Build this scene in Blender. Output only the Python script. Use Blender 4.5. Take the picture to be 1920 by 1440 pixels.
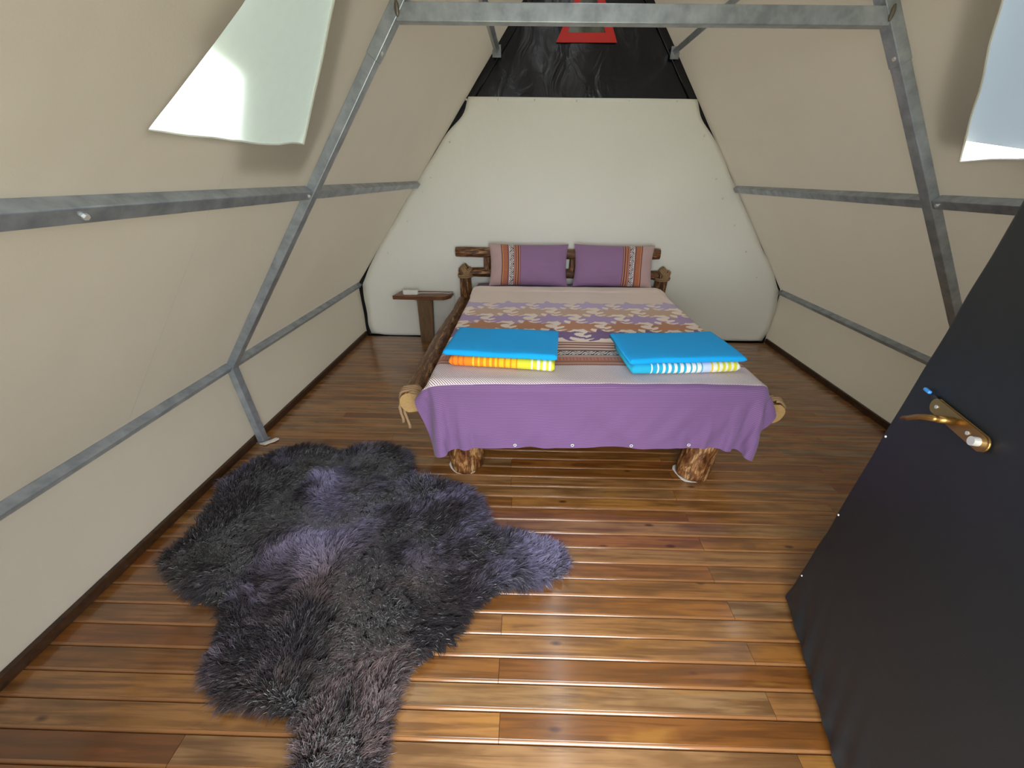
import bpy, bmesh, math, random
import numpy as np
from mathutils import Vector, Matrix
from mathutils.geometry import tessellate_polygon

random.seed(7)
RNG = np.random.default_rng(7)
for o in list(bpy.data.objects):
    bpy.data.objects.remove(o, do_unlink=True)
SC = bpy.context.scene
COL = SC.collection

# ------------------------------------------------------------------ camera
cam_d = bpy.data.cameras.new('camera')
cam = bpy.data.objects.new('camera', cam_d)
COL.objects.link(cam)
FW = Vector((-0.01172448, 0.87371487, -0.4862971))
RT = Vector((0.99971706, 0.02030828, 0.01238436))
UP = Vector((-0.02069626, 0.48601431, 0.87370576))
cam.matrix_world = Matrix(((RT.x, UP.x, -FW.x, -0.4172),
                           (RT.y, UP.y, -FW.y, 0.0),
                           (RT.z, UP.z, -FW.z, 1.6),
                           (0, 0, 0, 1)))
cam_d.sensor_width = 36.0
cam_d.lens = 700.0 / 1920 * 36.0
cam_d.shift_x = -20.0 / 1920
cam_d.clip_start = 0.02
SC.camera = cam

# ------------------------------------------------------------------ world, daylight, exposure
W = bpy.data.worlds.new('overcast_sky')
SC.world = W
W.use_nodes = True
bg = W.node_tree.nodes['Background']
bg.inputs[0].default_value = (0.90, 0.95, 1.0, 1)
bg.inputs[1].default_value = 3.0
SC.view_settings.view_transform = 'Standard'
SC.view_settings.look = 'None'
SC.view_settings.gamma = 1.0
SC.view_settings.use_curve_mapping = False
SC.view_settings.exposure = 1.78
SC.cycles.max_bounces = 6
SC.cycles.diffuse_bounces = 4
SC.cycles.glossy_bounces = 3
SC.cycles.caustics_reflective = False
SC.cycles.caustics_refractive = False

def portal(name, loc, rot, sx, sy):
    l = bpy.data.lights.new(name, 'AREA')
    l.shape = 'RECTANGLE'; l.size = sx; l.size_y = sy
    l.cycles.is_portal = True
    o = bpy.data.objects.new(name, l)
    o.location = loc; o.rotation_euler = rot
    COL.objects.link(o)
# portals only guide the sky light through the openings the tent has
portal('doorway_portal', (-0.235, -0.23, 1.03), (math.radians(-90), 0, math.pi), 1.25, 2.06)

# ------------------------------------------------------------------ helpers
def lin(c):
    f = lambda v: v / 12.92 if v <= 0.04045 else ((v + 0.055) / 1.055) ** 2.4
    return tuple(f(v / 255.0) for v in c[:3]) + (1.0,)

class NT:
    """thin wrapper to write node trees"""
    def __init__(self, name):
        self.m = bpy.data.materials.new(name)
        self.m.use_nodes = True
        self.t = self.m.node_tree
        self.b = self.t.nodes['Principled BSDF']
        self.out = self.t.nodes['Material Output']
    def n(self, typ, **kw):
        nd = self.t.nodes.new(typ)
        for k, v in kw.items():
            if k.startswith('i_'):
                key = k[2:]
                key = int(key) if key.isdigit() else key.replace('_', ' ')
                nd.inputs[key].default_value = v
            else:
                setattr(nd, k, v)
        return nd
    def l(self, a, b):
        self.t.links.new(a, b)
    def set(self, **kw):
        for k, v in kw.items():
            self.b.inputs[k.replace('_', ' ')].default_value = v
        return self
    def ramp(self, stops, fac=None, interp='LINEAR'):
        r = self.n('ShaderNodeValToRGB')
        cr = r.color_ramp
        cr.interpolation = interp
        while len(cr.elements) < len(stops):
            cr.elements.new(0.5)
        for e, (p, c) in zip(cr.elements, stops):
            e.position = p; e.color = c
        if fac is not None:
            self.l(fac, r.inputs[0])
        return r
    def mix(self, fac, a, b, blend='MIX'):
        x = self.n('ShaderNodeMix', data_type='RGBA', blend_type=blend)
        for s, v in ((0, fac), (6, a), (7, b)):
            if hasattr(v, 'is_linked') or hasattr(v, 'links'):
                self.l(v, x.inputs[s])
            else:
                x.inputs[s].default_value = v
        return x.outputs[2]
    def math(self, op, a, b=None, c=None):
        x = self.n('ShaderNodeMath', operation=op)
        for i, v in enumerate((a, b, c)):
            if v is None: continue
            if hasattr(v, 'links'): self.l(v, x.inputs[i])
            else: x.inputs[i].default_value = v
        return x.outputs[0]
    def noise(self, vec, scale, detail=3, rough=0.5, dist=0.0):
        x = self.n('ShaderNodeTexNoise')
        x.inputs['Scale'].default_value = scale
        x.inputs['Detail'].default_value = detail
        x.inputs['Roughness'].default_value = rough
        x.inputs['Distortion'].default_value = dist
        if vec is not None: self.l(vec, x.inputs['Vector'])
        return x.outputs['Fac']
    def mapped(self, vec, scale=(1, 1, 1), loc=(0, 0, 0), rot=(0, 0, 0)):
        x = self.n('ShaderNodeMapping')
        x.inputs['Scale'].default_value = scale
        x.inputs['Location'].default_value = loc
        x.inputs['Rotation'].default_value = rot
        self.l(vec, x.inputs['Vector'])
        return x.outputs[0]
    def bump(self, h, strength=0.3, dist=0.01):
        x = self.n('ShaderNodeBump')
        x.inputs['Strength'].default_value = strength
        x.inputs['Distance'].default_value = dist
        self.l(h, x.inputs['Height'])
        self.l(x.outputs[0], self.b.inputs['Normal'])
        return x
    @property
    def pos(self):
        return self.n('ShaderNodeNewGeometry').outputs['Position']
    @property
    def obj(self):
        return self.n('ShaderNodeTexCoord').outputs['Object']
    @property
    def uv(self):
        return self.n('ShaderNodeTexCoord').outputs['UV']
    def attr(self, name):
        return self.n('ShaderNodeAttribute', attribute_name=name)

def plain(name, col, rough=0.5, metal=0.0, **kw):
    t = NT(name)
    t.set(Base_Color=lin(col), Roughness=rough, Metallic=metal, **kw)
    return t.m

class MB:
    """mesh builder: collects vertices and faces, then makes ONE object"""
    def __init__(self):
        self.v = []; self.f = []; self.mi = []; self.uv = {}
    def add(self, vs, fs, mi=0):
        o = len(self.v)
        self.v += [tuple(p) for p in vs]
        for f in fs:
            self.f.append(tuple(i + o for i in f)); self.mi.append(mi)
        return self
    def box(self, lo, hi, M=None, mi=0):
        x0, y0, z0 = lo; x1, y1, z1 = hi
        vs = [(x0,y0,z0),(x1,y0,z0),(x1,y1,z0),(x0,y1,z0),(x0,y0,z1),(x1,y0,z1),(x1,y1,z1),(x0,y1,z1)]
        if M is not None: vs = [M @ Vector(p) for p in vs]
        return self.add(vs, [(0,3,2,1),(4,5,6,7),(0,1,5,4),(1,2,6,5),(2,3,7,6),(3,0,4,7)], mi)
    def beam(self, a, b, w, h, up=(0, 0, 1), mi=0):
        """rectangular bar from a to b: w along the side, h along up"""
        a = Vector(a); b = Vector(b); d = (b - a).normalized()
        u = Vector(up); u = (u - d * u.dot(d)).normalized(); s = d.cross(u)
        vs = []
        for p in (a, b):
            for i, j in ((-1,-1),(1,-1),(1,1),(-1,1)):
                vs.append(p + s * (i * w / 2) + u * (j * h / 2))
        return self.add(vs, [(0,1,2,3)[::-1],(4,5,6,7),(0,1,5,4),(1,2,6,5),(2,3,7,6),(3,0,4,7)], mi)
    def prism(self, poly, z0, z1, mi=0):
        n = len(poly)
        vs = [(x, y, z0) for x, y in poly] + [(x, y, z1) for x, y in poly]
        fs = [tuple(range(n))[::-1], tuple(range(n, 2 * n))]
        fs += [(i, (i + 1) % n, n + (i + 1) % n, n + i) for i in range(n)]
        return self.add(vs, fs, mi)
    def tube(self, path, r, seg=8, closed=False, mi=0, caps=True):
        P = [Vector(p) for p in path]; n = len(P)
        rs = r if hasattr(r, '__len__') else [r] * n
        prev = None; vs = []
        for i in range(n):
            if closed: d = P[(i + 1) % n] - P[i - 1]
            else: d = P[min(i + 1, n - 1)] - P[max(i - 1, 0)]
            d.normalize()
            if prev is None:
                ref = Vector((0, 0, 1)) if abs(d.z) < .9 else Vector((1, 0, 0))
                u = (ref - d * ref.dot(d)).normalized()
            else:
                u = (prev - d * prev.dot(d)).normalized()
            prev = u; s = d.cross(u)
            for k in range(seg):
                a = 2 * math.pi * k / seg
                vs.append(P[i] + (u * math.cos(a) + s * math.sin(a)) * rs[i])
        fs = []
        for i in range(n if closed else n - 1):
            j = (i + 1) % n
            for k in range(seg):
                q = (k + 1) % seg
                fs.append((i*seg+k, i*seg+q, j*seg+q, j*seg+k))
        if caps and not closed:
            fs.append(tuple(range(seg))[::-1]); fs.append(tuple((n-1)*seg + k for k in range(seg)))
        return self.add(vs, fs, mi)
    def sphere(self, c, r, seg=10, rings=6, mi=0):
        c = Vector(c); r = r if hasattr(r, '__len__') else (r, r, r)
        vs = [(c.x, c.y, c.z - r[2])]
        for i in range(1, rings):
            t = math.pi * i / rings
            for k in range(seg):
                a = 2 * math.pi * k / seg
                vs.append((c.x + r[0]*math.sin(t)*math.cos(a), c.y + r[1]*math.sin(t)*math.sin(a), c.z - r[2]*math.cos(t)))
        vs.append((c.x, c.y, c.z + r[2])); L = len(vs) - 1
        fs = [(0, 1 + (k+1) % seg, 1 + k) for k in range(seg)]
        for i in range(rings - 2):
            for k in range(seg):
                q = (k + 1) % seg
                fs.append((1+i*seg+k, 1+i*seg+q, 1+(i+1)*seg+q, 1+(i+1)*seg+k))
        fs += [(1+(rings-2)*seg+k, 1+(rings-2)*seg+(k+1) % seg, L) for k in range(seg)]
        return self.add(vs, fs, mi)
    def mesh(self, name, mats, smooth=False):
        me = bpy.data.meshes.new(name)
        me.from_pydata(self.v, [], self.f)
        for m in (mats if isinstance(mats, (list, tuple)) else [mats]):
            me.materials.append(m)
        me.polygons.foreach_set('material_index', self.mi)
        if smooth: me.polygons.foreach_set('use_smooth', [True] * len(me.polygons))
        me.update()
        return me
    def build(self, name, mats, parent=None, smooth=False, bevel=0, loc=None, rot=None):
        return link(name, self.mesh(name, mats, smooth), parent, bevel, loc, rot)

def link(name, me, parent=None, bevel=0, loc=None, rot=None):
    o = bpy.data.objects.new(name, me)
    COL.objects.link(o)
    if parent is not None: o.parent = parent
    if loc is not None: o.location = loc
    if rot is not None: o.rotation_euler = rot
    if bevel:
        b = o.modifiers.new('bevel', 'BEVEL'); b.width = bevel; b.segments = 2; b.limit_method = 'ANGLE'
    return o

def empty(name, loc=(0, 0, 0), rz=0.0):
    o = bpy.data.objects.new(name, None)
    o.location = loc; o.rotation_euler = (0, 0, rz); o.empty_display_size = .05
    COL.objects.link(o)
    return o

def tag(o, label, cat, group=None):
    o['label'] = label; o['category'] = cat
    if group: o['group'] = group
    return o

def struct(o, label, cat=None):
    o['kind'] = 'structure'; o['label'] = label
    if cat: o['category'] = cat
    return o

def grid_mesh(name, P, mats, uv=None, col=None, smooth=True, flip=False):
    """P: (ny, nx, 3) array -> quad grid mesh"""
    ny, nx, _ = P.shape
    idx = np.arange(ny * nx).reshape(ny, nx)
    q = np.stack([idx[:-1, :-1], idx[:-1, 1:], idx[1:, 1:], idx[1:, :-1]], -1).reshape(-1, 4)
    if flip: q = q[:, ::-1]
    return raw_mesh(name, P.reshape(-1, 3), q, mats, None if uv is None else uv.reshape(-1, 2),
                    None if col is None else col.reshape(-1, 4), smooth)

def raw_mesh(name, V, Q, mats, uv=None, col=None, smooth=True):
    me = bpy.data.meshes.new(name)
    n = Q.shape[1]
    me.vertices.add(len(V)); me.vertices.foreach_set('co', np.ascontiguousarray(V, np.float32).ravel())
    me.loops.add(Q.size); me.loops.foreach_set('vertex_index', np.ascontiguousarray(Q, np.int32).ravel())
    me.polygons.add(len(Q)); me.polygons.foreach_set('loop_start', np.arange(0, Q.size, n, dtype=np.int32))
    if smooth: me.polygons.foreach_set('use_smooth', np.ones(len(Q), bool))
    if uv is not None:
        u = me.uv_layers.new(name='UVMap')
        u.data.foreach_set('uv', np.ascontiguousarray(uv[Q.ravel()], np.float32).ravel())
    if col is not None:
        a = me.color_attributes.new('print', 'FLOAT_COLOR', 'POINT')
        a.data.foreach_set('color', np.ascontiguousarray(col, np.float32).ravel())
    for m in (mats if isinstance(mats, (list, tuple)) else [mats]):
        me.materials.append(m)
    me.update(calc_edges=True)
    me.validate()
    return me

_tabs = {}
def vnoise(x, y, seed=0):
    """smooth value noise, -1..1"""
    if seed not in _tabs:
        _tabs[seed] = np.random.default_rng(seed + 100).uniform(-1, 1, (64, 64))
    T = _tabs[seed]
    xi = np.floor(x).astype(int); yi = np.floor(y).astype(int)
    fx = x - xi; fy = y - yi
    fx = fx * fx * (3 - 2 * fx); fy = fy * fy * (3 - 2 * fy)
    g = lambda a, b: T[a % 64, b % 64]
    return (g(xi, yi) * (1 - fx) + g(xi + 1, yi) * fx) * (1 - fy) + (g(xi, yi + 1) * (1 - fx) + g(xi + 1, yi + 1) * fx) * fy

# ------------------------------------------------------------------ dimensions of the tent
B, K, H1 = 2.262, 2.2213, 0.5699          # half width at floor, at the knee, knee height
M_, H2 = 1.4846, 1.5185                   # middle purlin
T_, H3 = 0.9762, 2.1569                   # collar beam
U_, H4 = 0.719, 2.4923                    # upper purlin
YF, YB, Y0 = 2.005, 3.977, -0.20          # steel arch, rear wall, front wall
SLX, SLZ = U_ - K, H4 - H1
SLN = math.hypot(SLX, SLZ)
RIDGE = H1 + SLZ * (K / (K - U_))
NX, NZ = SLZ / SLN, -SLX / SLN            # outward normal of the right slope
OFF = 0.024                               # cloth lies on the outer face of the tubes
def half_width(z):
    """inner half width of the lining at height z"""
    z = np.asarray(z, float)
    low = B + (K + 0.03 - B) * z / H1
    up = K + OFF / NX + SLX / SLZ * (z - H1)
    return np.where(z < H1, low, up)

# ------------------------------------------------------------------ materials
def m_wood_floor():
    t = NT('varnished_pine_floor')
    oi = t.n('ShaderNodeObjectInfo').outputs['Random']
    off = t.math('MULTIPLY', oi, 61.7)
    cmb = t.n('ShaderNodeCombineXYZ'); t.l(off, cmb.inputs[0]); t.l(t.math('MULTIPLY', oi, 23.1), cmb.inputs[1])
    va = t.n('ShaderNodeVectorMath', operation='ADD'); t.l(t.pos, va.inputs[0]); t.l(cmb.outputs[0], va.inputs[1])
    p = va.outputs[0]
    base = t.ramp([(0.0, lin((140, 98, 58))), (.15, lin((182, 140, 92))), (.3, lin((158, 136, 108))), (.45, lin((184, 144, 92))),
                   (.6, lin((152, 98, 56))), (.75, lin((172, 144, 112))), (.9, lin((168, 122, 72))), (1, lin((120, 72, 40)))], oi)
    grain = t.noise(t.mapped(p, (2.2, 46, 10)), 1.0, 5, .6, .5)
    blot = t.noise(t.mapped(p, (2.6, 9, 4)), 1.0, 3, .55, .3)
    c = t.mix(t.math('MULTIPLY', t.ramp([(.44, (0, 0, 0, 1)), (.60, (1, 1, 1, 1))], grain).outputs[0], .62), base.outputs[0], lin((88, 58, 32)))
    c = t.mix(t.math('MULTIPLY', t.ramp([(.48, (0, 0, 0, 1)), (.64, (1, 1, 1, 1))], blot).outputs[0], .62), c, lin((108, 80, 52)))
    c = t.mix(t.math('MULTIPLY', t.ramp([(.3, (1, 1, 1, 1)), (.42, (0, 0, 0, 1))], blot).outputs[0], .5), c, lin((186, 146, 88)))
    vo = t.n('ShaderNodeTexVoronoi'); vo.inputs['Scale'].default_value = 1.0
    t.l(t.mapped(p, (3.1, 8.0, 1)), vo.inputs['Vector'])
    k = t.ramp([(.040, (1, 1, 1, 1)), (.095, (0, 0, 0, 1))], vo.outputs['Distance'])
    c = t.mix(t.math('MULTIPLY', k.outputs[0], .85), c, lin((62, 34, 16)))
    hs = t.n('ShaderNodeHueSaturation'); hs.inputs['Saturation'].default_value = 1.08; hs.inputs['Value'].default_value = .80
    t.l(c, hs.inputs['Color'])
    t.l(t.mix(1.0, hs.outputs[0], (.93, .76, .58, 1), 'MULTIPLY'), t.b.inputs['Base Color'])
    t.set(Coat_Weight=1.0, Coat_Roughness=.16, Coat_IOR=1.6)
    r = t.n('ShaderNodeMapRange'); t.l(blot, r.inputs[0]); r.inputs[3].default_value = .26; r.inputs[4].default_value = .42
    t.l(r.outputs[0], t.b.inputs['Roughness'])
    t.bump(grain, .06, .004)
    return t.m

def m_lining(name='tent_lining', col=(188, 181, 169), trans=.178):
    t = NT(name)
    p = t.pos
    c = t.mix(t.noise(p, 1.6, 2), lin(col), lin(tuple(v - 9 for v in col)))
    t.l(c, t.b.inputs['Base Color'])
    t.set(Roughness=.72)
    h = t.math('ADD', t.math('MULTIPLY', t.noise(p, 2.2, 2), 1.0), t.math('MULTIPLY', t.noise(p, 160, 2), .018))
    b = t.bump(h, .35, .06)
    tr = t.n('ShaderNodeBsdfTranslucent'); tr.inputs[0].default_value = lin((220, 213, 200))
    mx = t.n('ShaderNodeMixShader'); mx.inputs[0].default_value = trans
    t.l(t.b.outputs[0], mx.inputs[1]); t.l(tr.outputs[0], mx.inputs[2]); t.l(mx.outputs[0], t.out.inputs[0])
    return t.m

def m_backpanel():
    t = NT('quilted_white_lining')
    p = t.pos
    t.set(Roughness=.6)
    t.b.inputs['Base Color'].default_value = lin((236, 236, 226))
    h = t.math('ADD', t.math('MULTIPLY', t.noise(p, 2.6, 3), 1.0), t.math('MULTIPLY', t.noise(p, 120, 2), .03))
    t.bump(h, .35, .05)
    return t.m

def m_tarp():
    t = NT('black_tarpaulin')
    p = t.pos
    t.l(t.mix(t.noise(p, 1.4, 2), lin((8, 10, 22)), lin((15, 17, 28))), t.b.inputs['Base Color'])
    t.set(Roughness=.2)
    h = t.math('ADD', t.noise(t.mapped(p, (5, 5, 4)), 1, 3, .5, 1.2), t.math('MULTIPLY', t.noise(p, 200, 1), .01))
    t.bump(h, .30, .03)
    return t.m

def m_vinyl():
    t = NT('charcoal_vinyl')
    p = t.pos
    t.l(t.mix(t.noise(p, 2.0, 2), lin((24, 29, 33)), lin((30, 34, 37))), t.b.inputs['Base Color'])
    t.set(Roughness=.5)
    t.bump(t.math('ADD', t.math('MULTIPLY', t.noise(p, 6, 2), .5), t.math('MULTIPLY', t.noise(p, 420, 1), .03)), .25, .02)
    return t.m

def m_steel():
    t = NT('galvanised_steel')
    p = t.pos
    n = t.noise(p, 14, 4, .6)
    t.l(t.ramp([(.3, lin((138, 146, 154))), (.7, lin((178, 186, 194)))], n).outputs[0], t.b.inputs['Base Color'])
    t.set(Metallic=.5, Roughness=.36)
    return t.m

def m_bark():
    t = NT('peeled_varnished_bark')
    uv = t.uv
    n1 = t.noise(t.mapped(uv, (7, 9, 1)), 1, 5, .7, .5)
    n2 = t.noise(t.mapped(uv, (22, 9, 1)), 1, 3, .6, .3)
    c = t.ramp([(.34, lin((40, 22, 13))), (.44, lin((98, 58, 30))), (.53, lin((128, 84, 46))), (.60, lin((178, 138, 92)))], n1).outputs[0]
    c = t.mix(t.math('MULTIPLY', t.ramp([(.52, (0, 0, 0, 1)), (.58, (1, 1, 1, 1))], n2).outputs[0], .7), c, lin((52, 28, 15)))
    t.l(c, t.b.inputs['Base Color'])
    t.set(Roughness=.36)
    t.bump(t.math('ADD', n1, t.math('MULTIPLY', n2, .4)), .6, .012)
    return t.m

def m_cut():
    t = NT('pale_cut_wood')
    t.l(t.mix(t.noise(t.pos, 90, 3), lin((196, 162, 108)), lin((160, 122, 74))), t.b.inputs['Base Color'])
    t.set(Roughness=.7)
    return t.m

def m_rope():
    t = NT('jute_rope')
    t.l(t.mix(t.noise(t.pos, 220, 2), lin((182, 150, 112)), lin((122, 92, 62))), t.b.inputs['Base Color'])
    t.set(Roughness=.9)
    return t.m

def m_darkwood(name, a, b, rough=.4, sc=(6, 40, 40)):
    t = NT(name)
    n = t.noise(t.mapped(t.obj, sc), 1, 4, .6, .5)
    t.l(t.ramp([(.3, lin(a)), (.7, lin(b))], n).outputs[0], t.b.inputs['Base Color'])
    t.set(Roughness=rough)
    t.bump(n, .15, .004)
    return t.m

def m_cloth(name, fine=900, strength=.12, rough=.85):
    """printed cloth; colours come from the woven print stored on the mesh"""
    t = NT(name)
    at = t.attr('print')
    c = t.mix(t.noise(t.mapped(t.uv, (260, 260, 1)), 1, 2), at.outputs['Color'], (0.5, 0.5, 0.5, 1), 'SOFT_LIGHT')
    t.l(c, t.b.inputs['Base Color'])
    t.set(Roughness=rough, Sheen_Weight=.15)
    t.bump(t.noise(t.mapped(t.uv, (fine, fine, 1)), 1, 1), strength, .002)
    return t

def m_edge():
    # varnished edge of the floor boards, painted paler to carry the doorway highlight
    t = NT('highlight_board_edge')
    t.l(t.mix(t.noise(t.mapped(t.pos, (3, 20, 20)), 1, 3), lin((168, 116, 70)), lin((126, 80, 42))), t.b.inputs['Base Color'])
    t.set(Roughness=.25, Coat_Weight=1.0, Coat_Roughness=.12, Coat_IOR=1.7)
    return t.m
MAT_FLOOR = m_wood_floor()
MAT_LINING = m_lining()
MAT_PANEL = m_backpanel()
MAT_TARP = m_tarp()
MAT_VINYL = m_vinyl()
MAT_STEEL = m_steel()
MAT_BARK = m_bark()
MAT_CUT = m_cut()
MAT_ROPE = m_rope()
MAT_BASEB = m_darkwood('dark_stained_board', (40, 24, 12), (74, 46, 24), .45)
MAT_TABLE = m_darkwood('walnut_stained_wood', (92, 56, 32), (134, 86, 52), .4)
MAT_TPOST = m_darkwood('weathered_wood', (98, 74, 50), (134, 104, 74), .6, (30, 30, 5))
MAT_WHITEP = plain('white_plastic', (236, 236, 230), .35)
MAT_HOLE = plain('dark_socket', (40, 40, 42), .6)
MAT_BRASS = plain('aged_brass', (160, 124, 70), .32, .85)
MAT_SCREW = plain('screw_zinc', (222, 222, 218), .35, .4)
MAT_RED = plain('red_vinyl', (206, 34, 26), .5)

# ------------------------------------------------------------------ ground outside
gm = MB(); gm.box((-14, -14, -0.75), (14, 14, -0.55))
tg = NT('grassy_ground')
tg.l(tg.mix(tg.noise(tg.pos, 1.2, 4), lin((132, 140, 92)), lin((170, 156, 122))), tg.b.inputs['Base Color'])
struct(gm.build('ground', tg.m), 'grassy ground around the tent platform')

# ------------------------------------------------------------------ floor with planks
fm = MB(); fm.box((-B - .05, Y0 - .1, -0.55), (B + .05, YB + .05, -0.0225))
floor = struct(fm.build('floor', MAT_BASEB), 'floor of narrow glossy varnished pine boards running crosswise')
PITCH = 0.082
prof = [(0.0012, -.022), (0.0012, -.0110)] + [(0.0012 + .0108 * (1 - math.cos(a)), -.0104 + .0102 * math.sin(a)) for a in np.linspace(.12, math.pi / 2 - .02, 8)] \
       + [(0.0130, -.0009), (0.0145, -.0002), (0.0800, -.0002), (0.0812, -.0012), (0.0812, -.022)]
pm = MB()
n = len(prof)
pm.add([(0, y, z) for y, z in prof] + [(1, y, z) for y, z in prof],
       [(i, i + 1, n + i + 1, n + i) for i in range(n - 1)] + [(n - 1, 0, n, 2 * n - 1), tuple(range(n))[::-1], tuple(range(n, 2 * n))])
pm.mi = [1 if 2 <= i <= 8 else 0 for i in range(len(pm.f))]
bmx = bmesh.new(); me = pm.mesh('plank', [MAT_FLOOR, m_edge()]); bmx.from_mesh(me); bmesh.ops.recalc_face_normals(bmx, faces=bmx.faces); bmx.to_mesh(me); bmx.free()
PLANK = me
JL, JR = -0.505, 0.465
xa, xb = -B + .012, B - .012
k = 0
y = 0.485 - PITCH * 8
while y + PITCH <= YB - .005:
    pat = k % 6
    js = {0: [JL, 1.46], 1: [-1.5, JR], 2: [JL + .02, 1.3], 3: [-1.35, JR - .01], 4: [JL, JR + .95], 5: [-1.6, JR + .01]}[pat]
    js = [j + random.uniform(-.006, .006) for j in js]
    if y > 2.1: js = sorted(random.uniform(-1.9, 1.9) for _ in range(2)); 
    if y > 2.1 and js[1] - js[0] < .5: js = js[:1]
    cuts = [xa] + js + [xb]
    for a, b in zip(cuts[:-1], cuts[1:]):
        o = link('plank', PLANK, floor)
        o.location = (a + .0008, y, random.uniform(-.0006, .0006))
        o.scale = (b - a - .0016, 1, 1)
    y += PITCH; k += 1

# ------------------------------------------------------------------ walls
def sheet(name, pts, label, mat=MAT_LINING, thick=.004, loops=None, basis=None):
    """flat cloth polygon (with holes); basis maps 2-D to 3-D"""
    polys = [pts] + (loops or [])
    flat = [p for l in polys for p in l]
    tri = tessellate_polygon([[Vector((a, b, 0)) for a, b in l] for l in polys])
    m = MB(); m.add([basis(a, b) for a, b in flat], [tuple(t) for t in tri])
    o = m.build(name, mat)
    s = o.modifiers.new('thickness', 'SOLIDIFY'); s.thickness = thick; s.offset = 0
    return struct(o, label)

yA, yZ = Y0, YB + .03
for sgn, side in ((-1, 'left'), (1, 'right')):
    sheet('wall_' + side, [(yA, -.06), (yZ, -.06), (yZ, H1), (yA, H1)],
          'low cream lining strip below the %s knee purlin' % side,
          basis=lambda a, b, s=sgn: (s * (B + (K + .030 - B) * b / H1), a, b))

def slope_pt(sgn, y, z, out=0.0):
    x = K + OFF / NX + SLX / SLZ * (z - H1)
    return (sgn * (x + NX * out), y, z + NZ * out)
def wavy(pts, amp, seed, step=.04):
    res = []
    for i, p in enumerate(pts):
        q = pts[(i + 1) % len(pts)]
        L = math.dist(p, q); m = max(2, int(L / step))
        for j in range(m):
            f = j / m
            e = math.sin(f * math.pi) ** .5 if m > 2 else 0
            a = float(vnoise(np.array([(i * 7.3 + f * L * 9)]), np.array([seed * 3.1]), 3)[0]) * amp * e
            nx, ny = -(q[1] - p[1]) / L, (q[0] - p[0]) / L
            res.append((p[0] + (q[0] - p[0]) * f + nx * a, p[1] + (q[1] - p[1]) * f + ny * a))
    return res
HOLE = {-1: [(1.101, 1.69), (1.45, 1.688), (1.822, 1.704), (1.545, 2.31), (1.475, 2.31)],
        1: [(1.07, 1.672), (1.45, 1.668), (1.868, 1.676), (1.545, 2.30), (1.470, 2.30)]}
WHOLE = {s: wavy(HOLE[s], .007, s + 4) for s in HOLE}
slopes = {}
for sgn, side in ((-1, 'left'), (1, 'right')):
    slopes[sgn] = sheet('ceiling_' + side, [(yA, H1), (yZ, H1), (yZ, RIDGE), (yA, RIDGE)],
          'cream tent lining sloping up the %s side to the ridge' % side, loops=[WHOLE[sgn]],
          basis=lambda a, b, s=sgn: slope_pt(s, a, b))

# stitched seams of the left lining
MAT_SEAM = plain('seam_thread', (196, 190, 180), .8)
for sgn, ya, yb in ((-1, 1.36, 1.42), (1, 1.32, 1.36)):
    m = MB()
    m.tube([slope_pt(sgn, ya, H1 + .05, -.001), slope_pt(sgn, (ya + yb) / 2, 1.2, -.001), slope_pt(sgn, yb, 1.66, -.001)], .0014, 6)
    m.build('seam', MAT_SEAM, slopes[sgn])

# windows cut in the lining: net inside, storm flap outside
def m_net():
    t = NT('insect_net')
    t.set(Base_Color=lin((206, 214, 206)), Roughness=.8)
    tr = t.n('ShaderNodeBsdfTransparent')
    tl = t.n('ShaderNodeBsdfTranslucent'); tl.inputs[0].default_value = lin((216, 224, 216))
    w1 = t.n('ShaderNodeTexWave', bands_direction='Y'); w1.inputs['Scale'].default_value = 90
    w2 = t.n('ShaderNodeTexWave', bands_direction='Z'); w2.inputs['Scale'].default_value = 90
    p = t.pos
    t.l(p, w1.inputs['Vector']); t.l(p, w2.inputs['Vector'])
    mx = t.math('MAXIMUM', w1.outputs['Fac'], w2.outputs['Fac'])
    mot = t.ramp([(.42, (0, 0, 0, 1)), (.62, (1, 1, 1, 1))], t.noise(t.mapped(p, (1, 26, 26)), 1, 4, .65)).outputs[0]
    r = t.ramp([(.30, (.91, .91, .91, 1)), (.72, (.997, .997, .997, 1))], t.math('ADD', t.math('MULTIPLY', mx, .75), t.math('MULTIPLY', mot, .25)))
    ms0 = t.n('ShaderNodeMixShader'); ms0.inputs[0].default_value = .5
    t.l(t.b.outputs[0], ms0.inputs[1]); t.l(tl.outputs[0], ms0.inputs[2])
    ms = t.n('ShaderNodeMixShader'); t.l(r.outputs[0], ms.inputs[0]); t.l(tr.outputs[0], ms.inputs[1]); t.l(ms0.outputs[0], ms.inputs[2])
    t.l(ms.outputs[0], t.out.inputs[0])
    return t.m
def m_flap(name, col, tcol, f=.6):
    t = NT(name); t.set(Base_Color=lin(col), Roughness=.7)
    tl = t.n('ShaderNodeBsdfTranslucent'); tl.inputs[0].default_value = lin(tcol)
    ms = t.n('ShaderNodeMixShader'); ms.inputs[0].default_value = f
    t.l(t.b.outputs[0], ms.inputs[1]); t.l(tl.outputs[0], ms.inputs[2]); t.l(ms.outputs[0], t.out.inputs[0])
    return t.m
MAT_NET = m_net()
MAT_FLAP = {-1: m_flap('pale_green_flap', (216, 216, 213), (184, 186, 183)), 1: m_flap('pale_blue_flap', (190, 194, 196), (148, 154, 158))}
FLAP = {-1: [(1.475, 1.60), (1.90, 1.60), (1.90, 1.80), (1.58, 2.40), (1.42, 2.40), (1.22, 1.98), (1.16, 1.872), (1.365, 1.835)],
        1: [(1.00, 1.604), (1.50, 1.655), (1.95, 1.744), (1.92, 1.86), (1.58, 2.40), (1.42, 2.40), (1.05, 1.72)]}
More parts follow.
